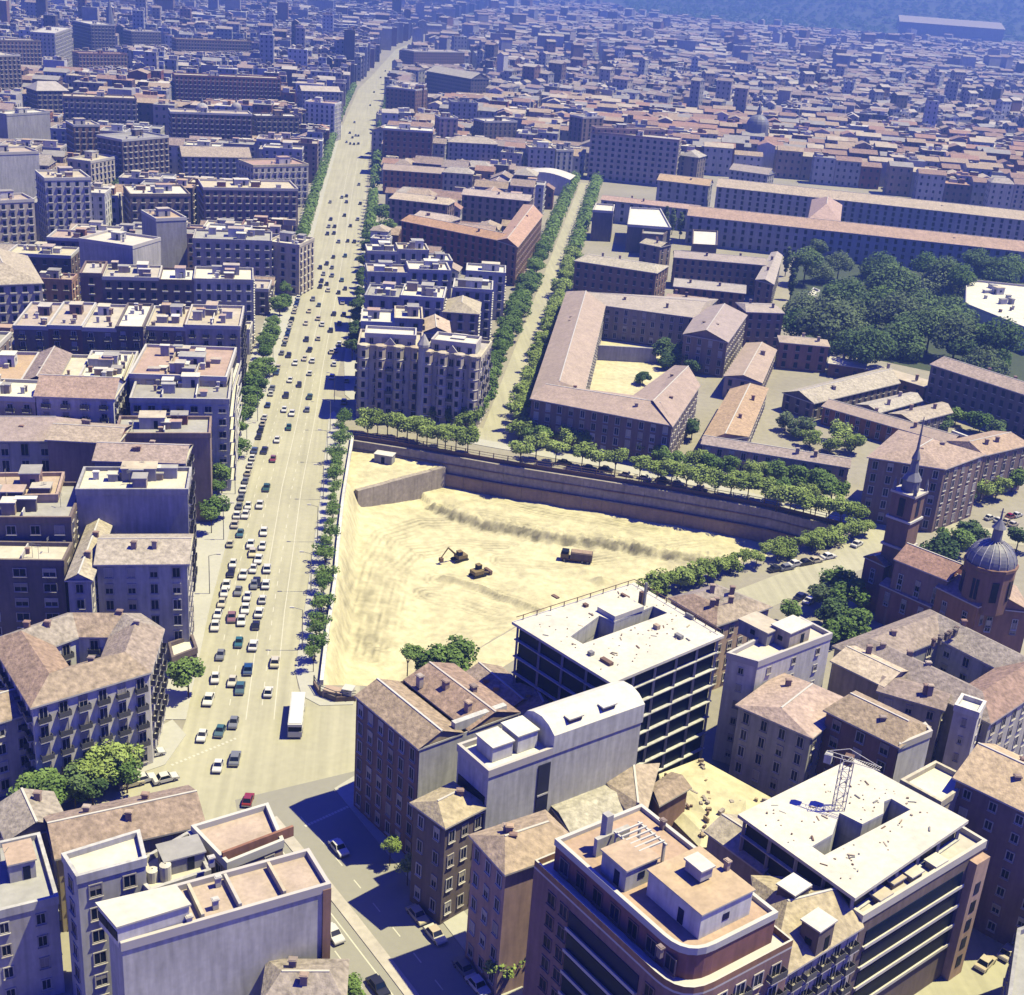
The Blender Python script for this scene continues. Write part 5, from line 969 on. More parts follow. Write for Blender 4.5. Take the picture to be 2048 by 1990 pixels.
f1b = Q('white-topped narrow block left of the blank grey wall', [(0, 3, 480, 870), (0, 3, 590, 1040), (0, 3, 1110, 900), (0, 3, 1060, 690)], 22, roof='flat', rm='slab_white', wall='lightgrey', win=dict(sp=3.4, w=1.4, h=1.7), clut=0)
f2 = Q('sunlit red-decked terrace house behind the blank grey wall', [(385, 1662), (455, 1735), (566, 1690), (535, 1617)], 19, roof='flat', rm='deck_red', wall='pink', win=WP, clut=0)
m = MB(); m.obox((G((470, 1715), 19) + G((562, 1680), 19)) / 2, (G((562, 1680), 19) - G((470, 1715), 19)).normalized(), 5.2, .2, 19.05, 20.6, 'wall_brick'); part('parapet_wall', m, f2)
f3 = Q('cluttered link roof with white water tanks and a grey corrugated shed', [(255, 1745), (300, 1790), (420, 1750), (380, 1672)], 18, roof='flat', rm='deck_cream', wall='lightgrey', win=None, clut=0)
hut(f3, G((362, 1702), 20), d, 2.6, 1.8, 18.1, 2.2, 'wall_grey', 'deck_grey', 'roof_shed')
for x, y, h in ((1160, 960, 1.6), (1260, 950, 2.2)): m = MB(); q = G((0, 3, x, y), 19.5); m.lathe(q, [(.75, 18.1), (.75, 18.1 + h), (.1, 18.3 + h)], 'slab_white', 14); part('water_tank', m, f3)
E('long house with a weathered brown tiled roof and ruined end by the palms', (0, 3, 440, 850), (0, 3, 1540, 600), 9.5, 13, roof='gable', rm='tile_brown', wall='tan', win=WP, rise=2.4, name='house')
E('lower brown tiled house at the far left behind the weathered roof', (0, 3, 60, 720), (0, 3, 500, 600), 8, 12, roof='gable', rm='tile_brown', wall='tan', win=WP, rise=2.0, name='house')
E('plain pale block filling the bottom left corner', (0, 3, -120, 1330), (0, 3, 440, 1190), 14, 15, roof='flat', rm='deck_grey', wall='lightgrey', win=dict(sp=3.4, w=1, h=1.5), clut=1)
E('brown tiled hip roof peeping in at the bottom edge', (1, 3, 60, 1960), (1, 3, 660, 1960), 7, 11, roof='hip', rm='tile_brown', wall='tan', win=None, name='house')
# ================================================================ the rest of the city
def proj(p, z=0):
    v = Vector((p[0], p[1], z - H)); c = _X * v.x + _Y * v.y + _U * v.z
    return (CX + F * c.x / c.z, CY + F * c.y / c.z) if c.z > 1 else (-9999, 0)
def overlap(P, Q_):
    for A, B in ((P, Q_), (Q_, P)):
        n = len(A)
        for i in range(n):
            e = A[(i + 1) % n] - A[i]; nr = Vector((e.y, -e.x)); a = [p.dot(nr) for p in A]; b_ = [p.dot(nr) for p in B]
            if max(a) <= min(b_) or max(b_) <= min(a): return False
    return True
KEEP = [ccw([G(p) for p in [(985, 872), (1178, 384), (1230, 345), (1536, 352), (2300, 470), (2300, 1400), (1290, 1180), (640, 1380), (640, 800)]])]
ROADS = [(aL, 14, 'L'), ([ts0, ts1], 12, 'c'), (bk, 12, 'c')]
amid = [(aL[min(i, len(aL) - 1)] + min(aR, key=lambda q: (q - aL[i]).length)) / 2 for i in range(2, len(aL))]
amid.append(amid[-1] + (amid[-1] - amid[-2]).normalized() * 2500)
narrow = [[G((2, 0, 690, 720)), G((2, 0, 640, 350))], [G((1, 0, 1690, 700)), G((1, 0, 1540, 260))]]
def blocked(P, c, r):
    px = proj(c)
    if pdist(c, amid)[0] < 11 + r + (6 if c.y < 900 else 2): return True
    if pdist(c, [ts0, ts1])[0] < 11 + r: return True
    for nl in narrow:
        if pdist(c, nl)[0] < 6 + r * .6: return True
    if any(inside(c, K) for K in KEEP): return True
    for fc, fr, fp in FOOT:
        if (fc - c).length < fr + r * 1.5 and (fp is None or len(fp) > 4 or overlap(P, fp)): return True
    return False
SHIELD = []
for P, z in TALL:
    cc = centre(P)
    if cc.length < 380: continue
    xs_ = [proj(p, z)[0] for p in P]; fr_ = sorted(P, key=lambda p: p.length)[:2]; yt = min(proj(p, z)[1] for p in fr_); yb = max(proj(p, z * .5)[1] for p in fr_); SHIELD.append((min(xs_), max(xs_), yt, yb, min(p.length for p in P)))
def shielded(P, h):
    ps = [proj(p, h + 2.5) for p in P]; x0_, x1_ = min(p[0] for p in ps), max(p[0] for p in ps); y0_ = min(p[1] for p in ps); y1_ = max(proj(p, 0)[1] for p in P); dd = max(p.length for p in P)
    return any(x0_ < b_ - 3 and x1_ > a_ + 3 and y0_ < yb - 2 and y1_ > yt for a_, b_, yt, yb, dm in SHIELD if dm > dd - 8)
cand = []
def fill(org, ax, side, xr, yr, lot, per, street, hrange):
    up = Vector((-ax.y, ax.x)); y = yr[0]; j = 0
    while y < yr[1]:
        j += 1; dep = rnd.uniform(13, 17) * lot
        x = xr[0] + rnd.uniform(0, 10); i = 0
        while x < xr[1]:
            w = rnd.uniform(13, 24) * lot; i += 1; c = org + ax * (x + w / 2) + up * (y + dep / 2); px = proj(c, 15)
            if -140 < px[0] < 2200 and -60 < px[1] < 1600 and c.y > 200:
                cand.append((c, ax, w - .3, dep - .3, side, j, i, rnd.uniform(*hrange)))
            x += w + (10 if i % 5 == 0 else 0)
        y += dep + (street if j % 2 == 0 else 3.5)
avd = (aL[9] - aL[3]).normalized(); avx = Vector((avd.y, -avd.x))
fill(aL[3], avx, 'left', (-520, 0), (60, 900), 1.0, 4, 11, (20, 30))
fill(ts0, Vector((tsd.y, -tsd.x)), 'right', (-150, 520), (180, 900), .85, 4, 8, (13, 20))
n1 = len(cand); fill(aL[3] + avd * 5, avx, 'left', (-520, 0), (60, 900), .6, 4, 6, (14, 22))
fill(ts0, Vector((tsd.y, -tsd.x)), 'right', (-150, 520), (180, 900), .55, 4, 5, (10, 15))
cand = [(*q, 0 if k < n1 else 1) for k, q in enumerate(cand)]
cand = [q for q in cand if not ((q[4] == 'left') != (pdist(q[0], amid)[1] > 0))]
cand.sort(key=lambda q: (q[8], q[0].length)); nind = 0; MASS = []
def mk(c, ax, w, dep):
    up = Vector((-ax.y, ax.x)); return [c - ax * w / 2 - up * dep / 2, c + ax * w / 2 - up * dep / 2, c + ax * w / 2 + up * dep / 2, c - ax * w / 2 + up * dep / 2]
STY = [('brown tiled', 'gable', 'tile_brown'), ('terracotta tiled', 'gable', 'tile_terracotta'), ('tan tiled', 'hip', 'tile_tan'), ('flat cream-roofed', 'flat', 'deck_cream'), ('flat grey-roofed', 'flat', 'deck_grey'), ('flat white-roofed', 'flat', 'deck_white'), ('red-decked', 'flat', 'deck_red')]
WN = {'cream': 'cream', 'brown': 'brown-walled', 'stone': 'stone-grey', 'lightgrey': 'light grey', 'dark': 'dark-walled', 'brick': 'brick', 'white': 'white-walled', 'tan': 'tan-walled', 'pink': 'pinkish'}
seen = {}
for c, ax, w, dep, side, j, i, h, pas in cand:
    P = mk(c, ax, w, dep); r = max(w, dep) / 2
    if blocked(P, c, r): continue
    while h > 6 and shielded(P, h): h -= 2
    if h <= 6: continue
    FOOT.append((c, r * 1.2, ccw(P)))
    if nind < (190 if pas == 0 else 225) and c.length < 1000:
        nind += 1; s = rnd.choice(STY[3:] * 2 + STY[:2] if side == 'left' else STY[:3] * 2 + STY[3:5]); wl = rnd.choice(list(WN) + ['cream', 'lightgrey', 'white', 'stone']); d = pdist(c, amid)[0]
        j += 60 * 0; key = (side, j); k = seen[key] = seen.get(key, 0) + 1
        building(f'{WN[wl]} {s[0]} house {side} of the avenue, {ordn(k)} in the {ordn(j)} street row', P, h, roof=s[1], rm=s[2], wall=wl, win=dict(sp=3.4, w=1.2, h=1.7, bal=rnd.choice([0, 1])), clut=rnd.choice([1, 2]) if side == 'left' else 1, group='ordinary town houses in the street rows', foot=False)
    else: MASS.append((P, h, side))
def mass(name, label, lst):
    b = MB()
    for P, h, side in lst:
        wm = 'wall_' + rnd.choice(['cream', 'brown', 'stone', 'grey', 'brick', 'lightgrey', 'dark', 'white', 'tan', 'cream', 'lightgrey']); P = ccw(P); b.prism(P, 0, h, wm, top=False)
        if rnd.random() < (.28 if side == 'left' else .72):
            rm = rnd.choice(['tile_brown', 'tile_terracotta', 'tile_tan', 'deck_grey', 'tile_brown', 'tile_tan', 'deck_cream']); q = inset(P, -.4)
            if (q[1] - q[0]).length < (q[2] - q[1]).length: q = q[1:] + q[:1]
            m0, m1 = V3((q[3] + q[0]) / 2, h + 2.4), V3((q[1] + q[2]) / 2, h + 2.4); b.face([V3(q[0], h), V3(q[1], h), m1, m0], rm); b.face([V3(q[2], h), V3(q[3], h), m0, m1], rm); b.face([V3(q[1], h), V3(q[2], h), m1], wm); b.face([V3(q[3], h), V3(q[0], h), m0], wm)
        else:
            b.poly(P, h, rnd.choice(['deck_cream', 'deck_grey', 'deck_white', 'deck_red', 'deck_grey'])); c = centre(P); [b.obox(c + Vector((rnd.uniform(-5, 5), rnd.uniform(-3, 3))), (P[1] - P[0]).normalized(), rnd.uniform(.8, 3.0), rnd.uniform(.8, 2.2), h, h + rnd.uniform(1.4, 3.4), rnd.choice(['wall_white', 'wall_cream', 'wall_brown']), rnd.choice(['deck_white', 'deck_red', 'deck_cream'])) for _ in range(3)]
        if rnd.random() < .8:
            for i in range(len(P)):
                a, e = P[i], P[(i + 1) % len(P)]; d = (e - a).normalized(); nr = Vector((d.y, -d.x))
                if nr.dot(-a) < 0 or a.length > 1900: continue
                L = (e - a).length; n = max(2, int(L / 4.2)); fl = max(2, int(h / 4.2))
                for k in range(fl):
                    for t in range(n):
                        p = a + d * (L * (t + .5) / n) + nr * .06; z0 = h * (k + .3) / fl; b.face([V3(p - d * .7, z0), V3(p + d * .7, z0), V3(p + d * .7, z0 + 1.9), V3(p - d * .7, z0 + 1.9)], 'glass')
    tag(part(name, b), label, 'rooftops', kind='stuff')
mass('city_rooftops', 'dense rows of houses filling the middle distance', MASS)
lst = []
y = 1050.0
while y < 4700:
    g = 1.0 if y < 1900 else 1.5; half = y * .52; x = -half - 250; dep = rnd.uniform(8, 12) * g
    while x < half + 250:
        w = rnd.uniform(8, 19) * g; c = Vector((x + w / 2, y + rnd.uniform(-3, 3) * g + .12 * x)); px = proj(c, 10); side = 'left' if pdist(c, amid)[1] > 0 else 'right'
        hill = sm((c.x + 100) / 900) * sm((c.y - 3500) / 600)
        if -60 < px[0] < 2110 and -80 < px[1] < 420 and pdist(c, amid)[0] > 13 + w / 2 and rnd.random() < .9 and hill < .3 and not any(pdist(c, nl)[0] < 9 for nl in narrow) and not any((fc - c).length < fr + w * .6 for fc, fr, fp in FOOT if fc.y > 950):
            ax = Vector((1, 0)); ax.rotate(Matrix.Rotation((.115 if side == 'left' else -.12 + .6 * math.sin(int(c.x / 170) * 2.1 + int(c.y / 210) * 1.7)), 2)); hh = rnd.uniform(18, 32) if side == 'left' else rnd.uniform(13, 23)
            if rnd.random() < .05: hh *= 1.7
            P_ = mk(c, ax, w, dep)
            while hh > 7 and c.y < 1900 and shielded(P_, hh): hh -= 4
            if hh <= 7: x += w; continue
            lst.append((mk(c, ax, w - rnd.uniform(.1, 1.2), dep), hh, side))
        x += w + (rnd.uniform(5, 12) if rnd.random() < .25 else 0)
    y += dep + rnd.choice([1.5, 3, 7, 9]) * g
mass('distant_city_rooftops', 'endless far rooftops of the city fading into blue haze', lst)
# long pale hall on the far slope and wooded hills
def hill_z(x, y): return 215 * sm((x + 300) / 2200) * sm((y - 3500 - .1 * x) / 2300) + 60 * sm((y - 5000) / 2500) + 7 * math.sin(x * .006) * sm((y - 3700) / 900)
b = MB(); b.mi('hill'); nx, ny = 60, 40
for j in range(ny + 1):
    for i in range(nx + 1): x, y_ = -2500 + i * 150, 3300 + j * 142; b.v.append((x, y_, hill_z(x, y_) + rnd.uniform(0, 4) - 1.5))
for j in range(ny):
    for i in range(nx): k = j * (nx + 1) + i; b.f.append((k, k + 1, k + nx + 2, k + nx + 1)); b.m.append(0)
struct('hills', b)
wd = MB(); rw_ = random.Random(5)
for k in range(7000):
    x, y_ = rw_.uniform(-300, 3200), rw_.uniform(3500, 6200); px = proj((x, y_), hill_z(x, y_))
    if px[0] < 1250 or px[0] > 2120 or px[1] < -40 or px[1] > 160 or hill_z(x, y_) < 2: continue
    r = rw_.uniform(7, 14); z = hill_z(x, y_); a = rw_.uniform(0, 6)
    top = (x, y_, z + r * 1.3); rim = [(x + r * math.cos(a + q * 1.2566), y_ + r * math.sin(a + q * 1.2566), z + r * rw_.uniform(.2, .7)) for q in range(5)]
    for q in range(5): wd.face([rim[q], rim[(q + 1) % 5], top], 'leaf_dark')
tag(part('far_wood', wd), 'distant wooded park on the hills at the top right', 'wood', kind='stuff')
dv = Vector((G((1900, 66), 0) - Vector((0, 0))).normalized()); pc = dv * 3900; u = Vector((.98, -.2)); b = MB(); o_ = empty('long_hall', (pc.x, pc.y, 20)); tag(o_, 'long pale flat-roofed hall on the far hillside at the top right', 'hall'); b.obox(pc, u, 135, 22, 20, 52, 'wall_grey'); part('wall', b, o_); b = MB(); uy = Vector((-u.y, u.x)); f0, f1 = pc - uy * 23, pc + uy * 100; b.face([V3(f0 - u * 137, 52), V3(f0 + u * 137, 52), V3(f1 + u * 137, 66), V3(f1 - u * 137, 66)], 'deck_cream'); b.face([V3(f0 - u * 137, 51), V3(f1 - u * 137, 20), V3(f1 - u * 137, 66), V3(f0 - u * 137, 52)], 'wall_grey'); b.face([V3(f0 + u * 137, 51), V3(f0 + u * 137, 52), V3(f1 + u * 137, 66), V3(f1 + u * 137, 20)], 'wall_grey'); part('roof', b, o_)
# ================================================================ trees
GP = 'plane trees along the back street'
for k, (c, r, x, y) in enumerate([(1, 1, 850, 1410), (1, 1, 925, 1420), (1, 1, 1000, 1430), (1, 1, 1075, 1440), (1, 1, 1150, 1455), (1, 1, 1225, 1480), (1, 1, 1300, 1505), (1, 1, 1380, 1510), (1, 1, 1440, 1530), (1, 1, 1520, 1550), (1, 1, 1610, 1560), (1, 1, 2010, 1640), (2, 1, 180, 1600), (2, 1, 330, 1625), (2, 1, 530, 1655), (2, 1, 660, 1690), (2, 1, 780, 1725), (2, 1, 965, 1775), (2, 1, 1105, 1795), (2, 1, 1210, 1800), (2, 1, 1320, 1835), (2, 1, 1430, 1850), (2, 1, 1540, 1875), (2, 1, 1660, 1895), (2, 1, 1790, 1910), (2, 1, 1920, 1930), (3, 2, 60, 90), (3, 2, 160, 115), (3, 2, 260, 140), (3, 2, 350, 160), (3, 2, 450, 190), (3, 2, 540, 210), (3, 2, 610, 225)]):
    tree(G((c, r, x, y)), rnd.uniform(3.2, 4.1), rnd.uniform(7.4, 9.0), f'light green plane tree behind the pit fence, {ordn(k + 1)} from the avenue', GP, 'leaf_plane', .72)
for k, (c, r, x, y) in enumerate([(1, 1, 860, 1090), (1, 1, 930, 1120), (1, 1, 1030, 1100), (1, 1, 1120, 1130), (1, 1, 1330, 1180), (1, 1, 1420, 1210), (1, 1, 1530, 1220), (1, 1, 1600, 1260), (2, 1, 60, 1330), (2, 1, 190, 1390), (2, 1, 320, 1340), (2, 1, 440, 1410), (2, 1, 590, 1410), (2, 1, 740, 1400), (2, 1, 850, 1430), (2, 1, 990, 1460), (2, 1, 1130, 1545), (2, 1, 1270, 1580), (2, 1, 1390, 1570), (2, 1, 1510, 1600), (2, 1, 1640, 1620), (2, 1, 1740, 1540), (2, 1, 1850, 1660), (3, 1, 60, 1650), (3, 1, 230, 1690), (3, 1, 400, 1720), (3, 1, 500, 1790), (3, 1, 120, 1790), (3, 1, 320, 1820)]):
    tree_at((c, r, x, y), 5.0, rnd.uniform(3.2, 4.3), f'bushy tree in the second row beyond the pit, {ordn(k + 1)} from the avenue', 'trees in the second row beyond the pit', rnd.choice(['leaf_mid', 'leaf_plane', 'leaf_mid']))
for sgn, nm in ((1, 'left'), (-1, 'right')):
    tree_row([ts0 + tsd * 6 + tsn * 7.2 * sgn, ts1 - tsd * 8 + tsn * 7.2 * sgn], 7.6, 3.9, 8.5, 'leafy tree', f'on the {nm} side of the tree street', 'the pit end', f'trees lining the {nm} side of the tree street', 'leaf_mid' if sgn > 0 else 'leaf_plane')
tree_row([G(p) for p in [(630, 1345), (636, 1290), (648, 1200), (656, 1110), (668, 1000), (680, 900), (686, 850)]], 4.9, 2.3, 5.8, 'small street tree', 'between the avenue and the pit', 'the bus end', 'small trees along the pit pavement', 'thin', .4, .04)
tree_row(offs(aL[4:14], 4.0), 8.4, 3.0, 7.6, 'dark avenue tree', 'along the left pavement of the avenue', 'the junction end', 'trees along the left pavement of the avenue', 'leaf_mid', .6, .08)
tree_row(offs([G(p) for p in [(688, 720), (705, 600), (720, 500), (732, 430), (742, 340), (752, 263), (775, 184)]], -3.2), 9.5, 3.0, 7.5, 'dark avenue tree', 'along the right pavement of the avenue', 'the ornate corner block', 'trees along the right pavement of the avenue', 'leaf_dark', .6, .1)
tree_row([G(p) for p in [(1305, 1190), (1420, 1160), (1540, 1125), (1660, 1090), (1745, 1066)]], 4.0, 2.8, 5.6, 'dense clipped tree', 'along the lower right edge of the pit', 'the frame building', 'trees along the lower right edge of the pit', 'leaf_plane', .5)
tree_row([G(p, 1) for p in [(1, 2, 1150, 1320), (1, 2, 1400, 1300), (1, 2, 1700, 1190)]], 4.2, 3.3, 7.0, 'bushy green tree', 'at the near edge of the pit', 'the avenue', 'trees at the near edge of the pit', 'leaf_mid', .7)
garden = [(400, 150), (550, 80), (700, 60), (850, 120), (600, 330), (750, 300), (480, 500), (620, 480), (1050, 330), (1000, 450), (1150, 400), (900, 480), (300, 420), (250, 560), (370, 560), (640, 700), (770, 720), (900, 630), (1010, 690), (1250, 550), (1300, 690), (1450, 620), (1500, 740), (1600, 520), (1350, 130), (1200, 90), (1100, 40), (1480, 190), (1640, 850), (1250, 470), (1740, 160), (1860, 120), (700, 180), (950, 230), (860, 380), (480, 330), (1130, 560), (1380, 480), (1150, 700), (1620, 680), (1760, 640), (1860, 760), (1300, 260), (560, 600), (1420, 820), (1750, 820), (300, 60), (1000, 100), (1600, 60)]
garden = [q for k, q in enumerate(garden) if k % 3 != 2]
for k, (x, y) in enumerate(sorted(garden, key=lambda q: (q[1] // 150, q[0]))):
    tree_at((3, 1, x, y), rnd.uniform(6, 14), rnd.uniform(6.6, 11.0), f'large dark garden tree in the walled park, {ordn(k + 1)} counted from the back left', 'large trees of the walled garden', 'park')
for k, (c, r, x, y, z, rr, m) in enumerate([(3, 0, 60, 1750, 8, 7, 'leaf_mid'), (3, 0, 180, 1800, 8, 6, 'leaf_mid'), (3, 0, 560, 1850, 8, 6, 'leaf_mid'), (3, 0, 750, 1860, 8, 6, 'leaf_mid'), (3, 0, 950, 1880, 8, 6, 'leaf_mid'), (3, 0, 380, 1870, 8, 6, 'leaf_grey')]):
    tree_at((c, r, x, y), z, rr, f'tree in front of the barracks, {ordn(k + 1)} from the left by the hipped link', 'trees in front of the barracks', m)
for k, (c, r, x, y) in enumerate([(3, 1, 150, 60), (3, 1, 200, 130), (3, 1, 190, 230), (2, 0, 1170, 1640), (2, 0, 1230, 1660), (2, 0, 1290, 1690)]):
    tree_at((c, r, x, y), 9, 4.2, f'slender pale poplar by the school, {ordn(k + 1)} of six', 'pale poplars by the school', 'poplar', name='poplar_tree')
MISC = [((2, 1, 1150, 730), 6, 5, 'leaf_dark', 'dark tree in the school court, left of the clump'), ((2, 1, 1300, 760), 6, 5.5, 'leaf_dark', 'biggest dark tree in the school court'), ((2, 1, 1200, 830), 4, 4, 'leaf_dark', 'lower tree in the middle of the school court clump'), ((2, 1, 1370, 870), 4, 3.6, 'leaf_dark', 'tree at the right of the school court clump'), ((2, 1, 1000, 960), 3, 3, 'leaf_dark', 'small tree in the near part of the school court'), ((2, 1, 1120, 560), 6, 2.2, 'leaf_dark', 'narrow cypress-like tree at the back of the school court'),
    ((2, 1, 1380, 1330), 5, 3.6, 'leaf_dark', 'tree beside the school corner facing the back street'), ((3, 2, 510, 590), 6, 3.8, 'leaf_mid', 'topmost tree of the clump left of the church'), ((3, 2, 600, 680), 6, 4.2, 'leaf_mid', 'tree touching the church wall in the clump'), ((3, 2, 430, 700), 5, 3.8, 'leaf_grey', 'left tree of the clump beside the church'), ((3, 2, 520, 830), 5, 4.2, 'leaf_dark', 'middle tree of the clump beside the church'), ((3, 2, 660, 920), 5, 4.2, 'leaf_mid', 'tree right above the monastery roof corner'), ((3, 2, 540, 980), 4, 3.6, 'leaf_mid', 'lowest tree of the clump beside the church'), ((3, 2, 165, 820), 4, 2.8, 'leaf_mid', 'small tree behind the white flat-roofed block'),
    ((3, 2, 1340, 340), 5, 4.5, 'leaf_dark', 'tree behind the church nave, left one'), ((3, 2, 1430, 280), 5, 4.5, 'leaf_mid', 'tree behind the church nave, middle one'), ((3, 2, 1560, 220), 5, 4, 'leaf_dark', 'tree just left of the church dome'), ((3, 2, 1920, 260), 5, 3.6, 'leaf_dark', 'tree right of the church dome'),
    ((3, 1, 250, 1330), 4, 4, 'leaf_grey', 'olive green tree in the yard beside the dark gabled shed'), ((3, 1, 140, 1290), 4, 3.4, 'leaf_grey', 'smaller tree in the yard beside the dark gabled shed'), ((3, 1, 330, 1410), 4, 3.6, 'leaf_plane', 'bright tree in the middle of the yard'), ((3, 1, 560, 1380), 4, 4.2, 'leaf_plane', 'bright tree under the long lean-to'), ((3, 1, 650, 1450), 4, 3.6, 'leaf_plane', 'tree left of the palace wall'), ((3, 1, 480, 1470), 3, 3.2, 'leaf_plane', 'low tree above the long red roof'), ((3, 1, 1320, 1290), 4, 3.6, 'leaf_dark', 'dark tree behind the lower tan shed'), ((3, 1, 1440, 1250), 4, 3.6, 'leaf_mid', 'tree at the end of the tan sheds'), ((3, 1, 1630, 1290), 5, 4.2, 'leaf_mid', 'tree between the barrack and the palace, left'), ((3, 1, 1760, 1340), 5, 3.8, 'leaf_dark', 'tree between the barrack and the palace, right'),
    ((3, 1, 1640, 1790), 5, 3.8, 'leaf_plane', 'street tree right of the palace, left of three'), ((3, 1, 1760, 1770), 5, 4, 'leaf_plane', 'street tree right of the palace, middle of three'), ((3, 1, 1880, 1720), 5, 4, 'leaf_mid', 'street tree right of the palace, right of three'), ((3, 1, 1500, 1860), 5, 3.6, 'leaf_mid', 'street tree below the palace corner'),
    ((0, 3, 260, 300), 5, 3.6, 'leaf_mid', 'leftmost tree of the clump before the white corner house'), ((0, 3, 400, 310), 6, 3.4, 'leaf_mid', 'second tree of the clump before the white corner house'), ((0, 3, 560, 260), 6, 3.2, 'leaf_dark', 'third tree of the clump before the white corner house'), ((0, 3, 660, 190), 6, 3.4, 'leaf_plane', 'fourth tree of the clump before the white corner house'), ((0, 3, 780, 120), 6, 3.6, 'leaf_plane', 'tallest tree of the clump before the white corner house'), ((0, 3, 920, 60), 6, 3.4, 'leaf_plane', 'topmost tree of the clump before the white corner house'), ((0, 3, 960, 170), 5, 2.8, 'leaf_mid', 'rightmost tree of the clump before the white corner house'), ((0, 3, 700, 320), 4, 3.0, 'leaf_dark', 'low tree at the foot of the clump by the weathered roof'),
    ((0, 2, 1430, 1290), 6, 3.6, 'leaf_mid', 'big round tree on the avenue pavement by the white corner house'), ((1, 3, 1025, 740), 4.5, 1.6, 'leaf_plane', 'small tree in the dark street, farther of the pair'), ((1, 3, 1160, 885), 4.5, 1.8, 'leaf_plane', 'small tree in the dark street, nearer of the pair'), ((1, 3, 1890, 1610), 5, 3.0, 'leaf_plane', 'bushy tree at the foot of the brick corner block'), ((1, 3, 700, 1830), 4, 2.2, 'leaf_mid', 'tree at the bottom edge beside the street median'), ((0, 0, 935, 1390), 8, 6.5, 'leaf_dark', 'round dark tree in the side street at the upper left'),
    ((1, 0, 940, 1600), 7, 5, 'leaf_mid', 'tree beside the institute, upper'), ((1, 0, 1000, 1720), 7, 5, 'leaf_mid', 'tree beside the institute, lower right'), ((1, 0, 900, 1740), 7, 5, 'leaf_mid', 'tree beside the institute, lower left'), ((1, 0, 960, 1850), 6, 4.5, 'leaf_mid', 'tree beside the institute nearest the ornate block')]
for p, zc_, r, m, lab in MISC: tree_at(p, zc_, r, lab, None, m)
ft = MB(); rt = random.Random(3)
for p, r in FARTREES:
    for k in range(90):
        d = Vector((rt.gauss(0, 1), rt.gauss(0, 1), rt.gauss(0, .8))).normalized() * r * rt.uniform(.7, 1.15); q = Vector((p.x, p.y, 5)) + d; n_ = (d.normalized() + Vector((0, 0, .4))).normalized(); a_ = n_.orthogonal().normalized(); e_ = n_.cross(a_); s_ = rt.uniform(.45, .9)
        ft.face([q + a_ * s_, q + e_ * s_, q - a_ * s_, q - e_ * s_], 'leaf_mid')
tag(part('far_avenue_trees', ft), 'merged line of small far trees along the distant streets', 'trees', kind='stuff')
sheet('garden_lawn', [G(p) for p in [(1600, 470), (1740, 450), (2100, 530), (2100, 800), (1870, 745), (1660, 700), (1570, 650)]], .03, 'lawn')
# ================================================================ traffic
cars = []
def cl(tile, lst): cars.extend((G((*tile, x, y), .7), c) for x, y, c in lst)
cl((0, 2), [(1890, 40, 'white'), (1870, 105, 'white'), (1910, 330, 'white'), (1925, 395, 'cream'), (1855, 560, 'white'), (1930, 520, 'white'), (1815, 690, 'grey'), (1725, 640, 'white'), (1708, 700, 'white'), (1885, 730, 'white'), (1870, 820, 'white'), (1690, 780, 'cream'), (1660, 865, 'white'), (1840, 910, 'white'), (1640, 950, 'white'), (1930, 1100, 'white'), (1640, 1350, 'white'), (1590, 1510, 'white'), (1540, 1790, 'white'), (1770, 1375, 'cream'), (1830, 250, 'teal'), (1760, 550, 'black'), (1935, 640, 'grey'), (1820, 1080, 'teal'), (1680, 1175, 'grey'), (1890, 1280, 'blue'), (1830, 1425, 'teal'), (1780, 1690, 'grey'), (1675, 1755, 'teal'), (1765, 885, 'red'), (1775, 480, 'white')])
cl((1, 2), [(60, 235, 'white'), (50, 345, 'white'), (85, 515, 'white'), (75, 635, 'white'), (50, 750, 'white'), (25, 850, 'white'), (145, 1225, 'cream'), (95, 1455, 'white'), (20, 445, 'white'), (5, 620, 'black'), (0, 945, 'black'), (30, 30, 'white')])
cl((0, 3), [(1660, 155, 'white'), (1790, 95, 'grey'), (1890, 410, 'red')])
cl((1, 1), [(680, 40, 'green'), (590, 50, 'black'), (490, 130, 'black'), (540, 100, 'black'), (580, 130, 'grey'), (515, 180, 'grey'), (580, 190, 'grey'), (415, 205, 'cream'), (655, 225, 'teal'), (500, 232, 'black'), (540, 255, 'black'), (490, 275, 'black'), (680, 290, 'black'), (550, 302, 'cream'), (630, 320, 'black'), (435, 370, 'grey'), (660, 397, 'cream'), (480, 415, 'teal'), (405, 462, 'cream'), (595, 482, 'black'), (670, 487, 'black'), (475, 517, 'cream'), (380, 555, 'cream'), (505, 562, 'white'), (635, 557, 'black'), (570, 607, 'black'), (385, 677, 'black'), (475, 670, 'cream'), (410, 755, 'black'), (250, 797, 'black'), (575, 770, 'cream'), (370, 825, 'cream'), (430, 838, 'white'), (300, 855, 'white'), (410, 935, 'white'), (260, 988, 'white'), (330, 1022, 'black'), (230, 1102, 'black'), (410, 1112, 'green'), (215, 1212, 'white'), (275, 1238, 'white'), (390, 1210, 'grey'), (250, 1347, 'green'), (160, 1442, 'white'), (65, 1522, 'black'), (130, 1588, 'red'), (80, 1805, 'green'), (635, 710, 'white'), (690, 990, 'grey'), (670, 1150, 'grey'), (720, 585, 'white'), (605, 760, 'white'), (595, 865, 'white'), (580, 960, 'white')])
